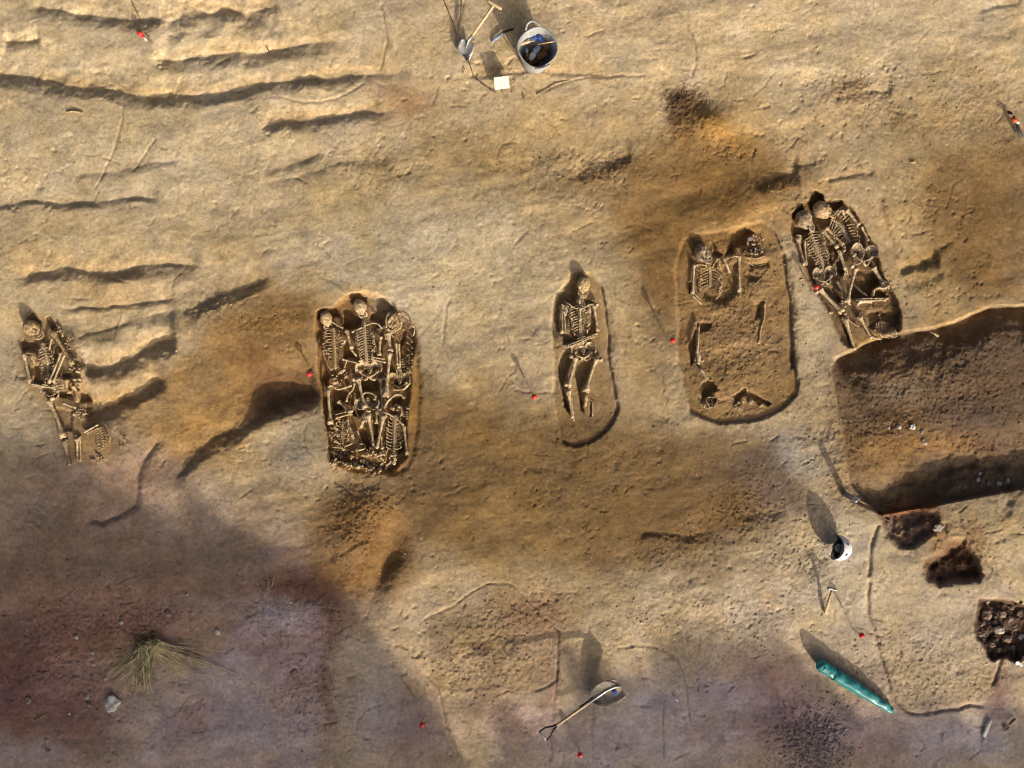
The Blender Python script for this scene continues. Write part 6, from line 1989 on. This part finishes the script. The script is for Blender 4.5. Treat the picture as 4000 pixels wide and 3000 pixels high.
# ---- grass tuft
t = thing('grass_tuft', 'uprooted tuft of dry straw coloured grass with its root ball in the shade', 'grass tuft', tuple(at(zb_(1270, 560))))
rc = zb_(1265, 555)
NB = 0
for grp_, (n, m, nm, spread) in enumerate(((78, STRAW, 'straw_blade', 1), (12, GREEN, 'green_blade', 1), (26, ROOT, 'root_fibre', 0))):
    for k in range(n):
        if spread:
            if grp_ == 1:
                tgt = random.choice(((1150, 960), (900, 860), (1260, 900), (1200, 880)))
                tx, ty = tgt[0] + random.uniform(-80, 80), tgt[1] + random.uniform(-40, 40)
            elif k % 2 == 0:
                tx, ty = random.uniform(960, 1330), random.uniform(780, 1060)
            else:
                v = random.random()
                tx, ty = 1420 + 640 * v + random.uniform(-60, 60), 600 + 270 * random.random() + 50 * v
        else:
            w = random.uniform(0, 6.28)
            rr = random.uniform(60, 190)
            tx, ty = 1265 + rr * math.cos(w) * 1.2, 520 + rr * math.sin(w) * .8
        q0 = (1275 + random.uniform(-70, 110), 590 + random.uniform(-50, 70))
        mx_ = ((q0[0] + tx) / 2 + random.gauss(0, 75), (q0[1] + ty) / 2 + random.gauss(0, 50))
        h0 = random.uniform(.008, .03)
        pts = []
        for w in np.linspace(0, 1, 7):
            x = q0[0] * (1 - w) ** 2 + 2 * mx_[0] * w * (1 - w) + tx * w * w
            y = q0[1] * (1 - w) ** 2 + 2 * mx_[1] * w * (1 - w) + ty * w * w
            pts.append(at(zb_(x, y), h0 * math.sin(math.pi * min(1, .25 + .75 * w)) + .008 + .02 * (1 - w)))
        r = random.uniform(.0026, .0046) if spread else random.uniform(.002, .0035)
        MB().tube(pts, [r, r, r, r * .9, r * .8, r * .6, r * .3], 5).build(nm, m, t)
lumps(t, 'root_ball', rc, 24, 34, (.006, .016), .01, CLODD)
# forked twig
t = thing('twig', 'forked pale twig at the right end of the shaded rubble', 'twig', tuple(at(Zc((100, 120))[0])))
MB().tube([at(Zc((100, 120))[0], .01), at(Zc((108, 60))[0], .03), at(Zc((98, 5))[0], .03)], .004, 6).build('branch', STONE, t)
MB().tube([at(Zc((100, 120))[0], .01), at(Zc((140, 80))[0], .03), at(Zc((158, 10))[0], .03)], .004, 6).build('branch', STONE, t)
P_ = [at(zb_(300, 1250), .008), at(zb_(350, 1225), .012), at(zb_(400, 1195), .008)]
tag(MB().tube(P_, .0035, 6).build('twig', STRAW, base=P_[0]), 'single bent straw lying left below the white stone', 'twig')

# ---- charred patches of wood in the round feature and bones in furrows
P_ = Q_(0, 0)((575, 968), (640, 960), (715, 975))
P_ = [at(q, .012) for q in P_]
tag(MB().tube(P_, [.007, .008, .006], 7).build('bone_fragment', BONE, base=P_[0]), 'slim pale bone lying alone on the upper left terrace', 'bone')
q0 = Zr((0, 0))
P_ = Q_(3000, 750)((1395, 1205), (1440, 1225), (1470, 1245))
P_ = [at(q, .02) for q in P_]
tag(MB().tube(P_, [.008, .01, .016], 7, flat=.5).build('bone_fragment', BONEG, base=P_[0]), 'flared grey bone end sticking out below the trench lip at the right', 'bone')
P_ = Q_(3000, 0)((1230, 1400), (1255, 1405), (1275, 1395))
P_ = [at(q, .01) for q in P_]
tag(MB().tube(P_, [.006, .009, .005], 7, flat=.5).build('bone_fragment', BONE, base=P_[0]), 'small curved white bone chip on the upper right ground', 'bone')
P_ = Q_(3000, 0)((620, 815), (650, 812), (668, 830))
P_ = [at(q, .01) for q in P_]
tag(MB().tube(P_, .004, 6).build('bone_fragment', BONE, base=P_[0]), 'thin pale curved sliver on the right hand clods below the top edge', 'bone')

# ---- loose clods and grit: far too many to count
def scatter(name, label, n, m, field, size, seed, kindlab='soil', flat=.7):
    r_ = np.random.default_rng(seed)
    us, vs_, sz = [], [], []
    while len(us) < n:
        u_ = r_.uniform(-20, 2232, 4000)
        v_ = r_.uniform(-20, 1679, 4000)
        ii_ = np.searchsorted(gu, u_)
        jj_ = np.searchsorted(gv, v_)
        keep = r_.random(4000) < field(u_, v_, ROUGH[jj_, ii_])
        us += list(u_[keep])
        vs_ += list(v_[keep])
    us = np.array(us[:n])
    vs_ = np.array(vs_[:n])
    ii_ = np.searchsorted(gu, us)
    jj_ = np.searchsorted(gv, vs_)
    zg = Z[jj_, ii_]
    sz = size[0] * (size[1] / size[0]) ** (r_.random(n) ** 2.2)
    # low, faceted lumps: 8 vertices, 12 triangles each
    base = np.array([(1, 0, 0), (.5, .85, .1), (-.5, .85, 0), (-1, 0, .1), (-.5, -.85, 0), (.5, -.85, .1), (.15, .1, 1), (-.1, 0, -.5)], float)
    tri = [(0, 1, 6), (1, 2, 6), (2, 3, 6), (3, 4, 6), (4, 5, 6), (5, 0, 6), (1, 0, 7), (2, 1, 7), (3, 2, 7), (4, 3, 7), (5, 4, 7), (0, 5, 7)]
    vv = base[None] * (1 + r_.uniform(-.3, .3, (n, 8, 1)))
    th = r_.uniform(0, 6.283, n)
    c_, s_ = np.cos(th)[:, None], np.sin(th)[:, None]
    x = (vv[..., 0] * c_ - vv[..., 1] * s_) * sz[:, None]
    y = (vv[..., 0] * s_ + vv[..., 1] * c_) * sz[:, None]
    z = vv[..., 2] * sz[:, None] * flat
    ff = M * (H - zg) / H
    x += ((us - CX) * ff)[:, None]
    y += ((CY - vs_) * ff)[:, None]
    z += (zg + sz * .1)[:, None]
    me_ = bpy.data.meshes.new(name)
    me_.vertices.add(n * 8)
    me_.vertices.foreach_set('co', np.stack([x, y, z], -1).astype(np.float32).ravel())
    T = (np.array(tri)[None] + (np.arange(n) * 8)[:, None, None]).reshape(-1, 3).astype(np.int32)
    me_.loops.add(T.size)
    me_.loops.foreach_set('vertex_index', T.ravel())
    me_.polygons.add(len(T))
    me_.polygons.foreach_set('loop_start', np.arange(0, T.size, 3, dtype=np.int32))
    me_.polygons.foreach_set('loop_total', np.full(len(T), 3, np.int32))
    ca_ = me_.attributes.new('soil', 'FLOAT_COLOR', 'POINT')
    cl = COLR[jj_, ii_] * r_.uniform(.75, 1.3, (n, 1))
    rg = np.ones((n, 8, 4), np.float32)
    rg[:, :, :3] = np.clip(cl, 0, .8)[:, None, :]
    ca_.data.foreach_set('color', rg.ravel())
    me_.update(calc_edges=True)
    me_.materials.append(m)
    o = bpy.data.objects.new(name, me_)
    COL.objects.link(o)
    tag(o, label, kindlab, kind='stuff')
    return o


scatter('soil_clods', 'loose crumbly soil clods strewn over the rougher patches of ground', 13000, SOIL, lambda u_, v_, r_: np.clip(r_, 0, 1) ** 1.2 * .9, (.003, .013), 3)
scatter('soil_grit', 'fine grit and crumbs scattered over the whole scraped surface', 12000, SOIL, lambda u_, v_, r_: .25 + .2 * (vnoise(u_ / 60, v_ / 60, 4) > .1), (.0025, .006), 4)
scatter('gravel', 'dense gravel patch in the shade at the bottom edge', 1900, SOIL, lambda u_, v_, r_: np.exp(-(((u_ - 1755) / 55) ** 2 + ((v_ - 1610) / 60) ** 2)), (.005, .015), 5, 'gravel')
scatter('pale_pebbles', 'tiny pale pebbles speckled across the stripped soil', 900, STONEW, lambda u_, v_, r_: .06 + .5 * np.clip(r_, 0, 1), (.003, .009), 6, 'pebbles')

for o in ALLO:
    if '_o' in o:
        del o['_o']
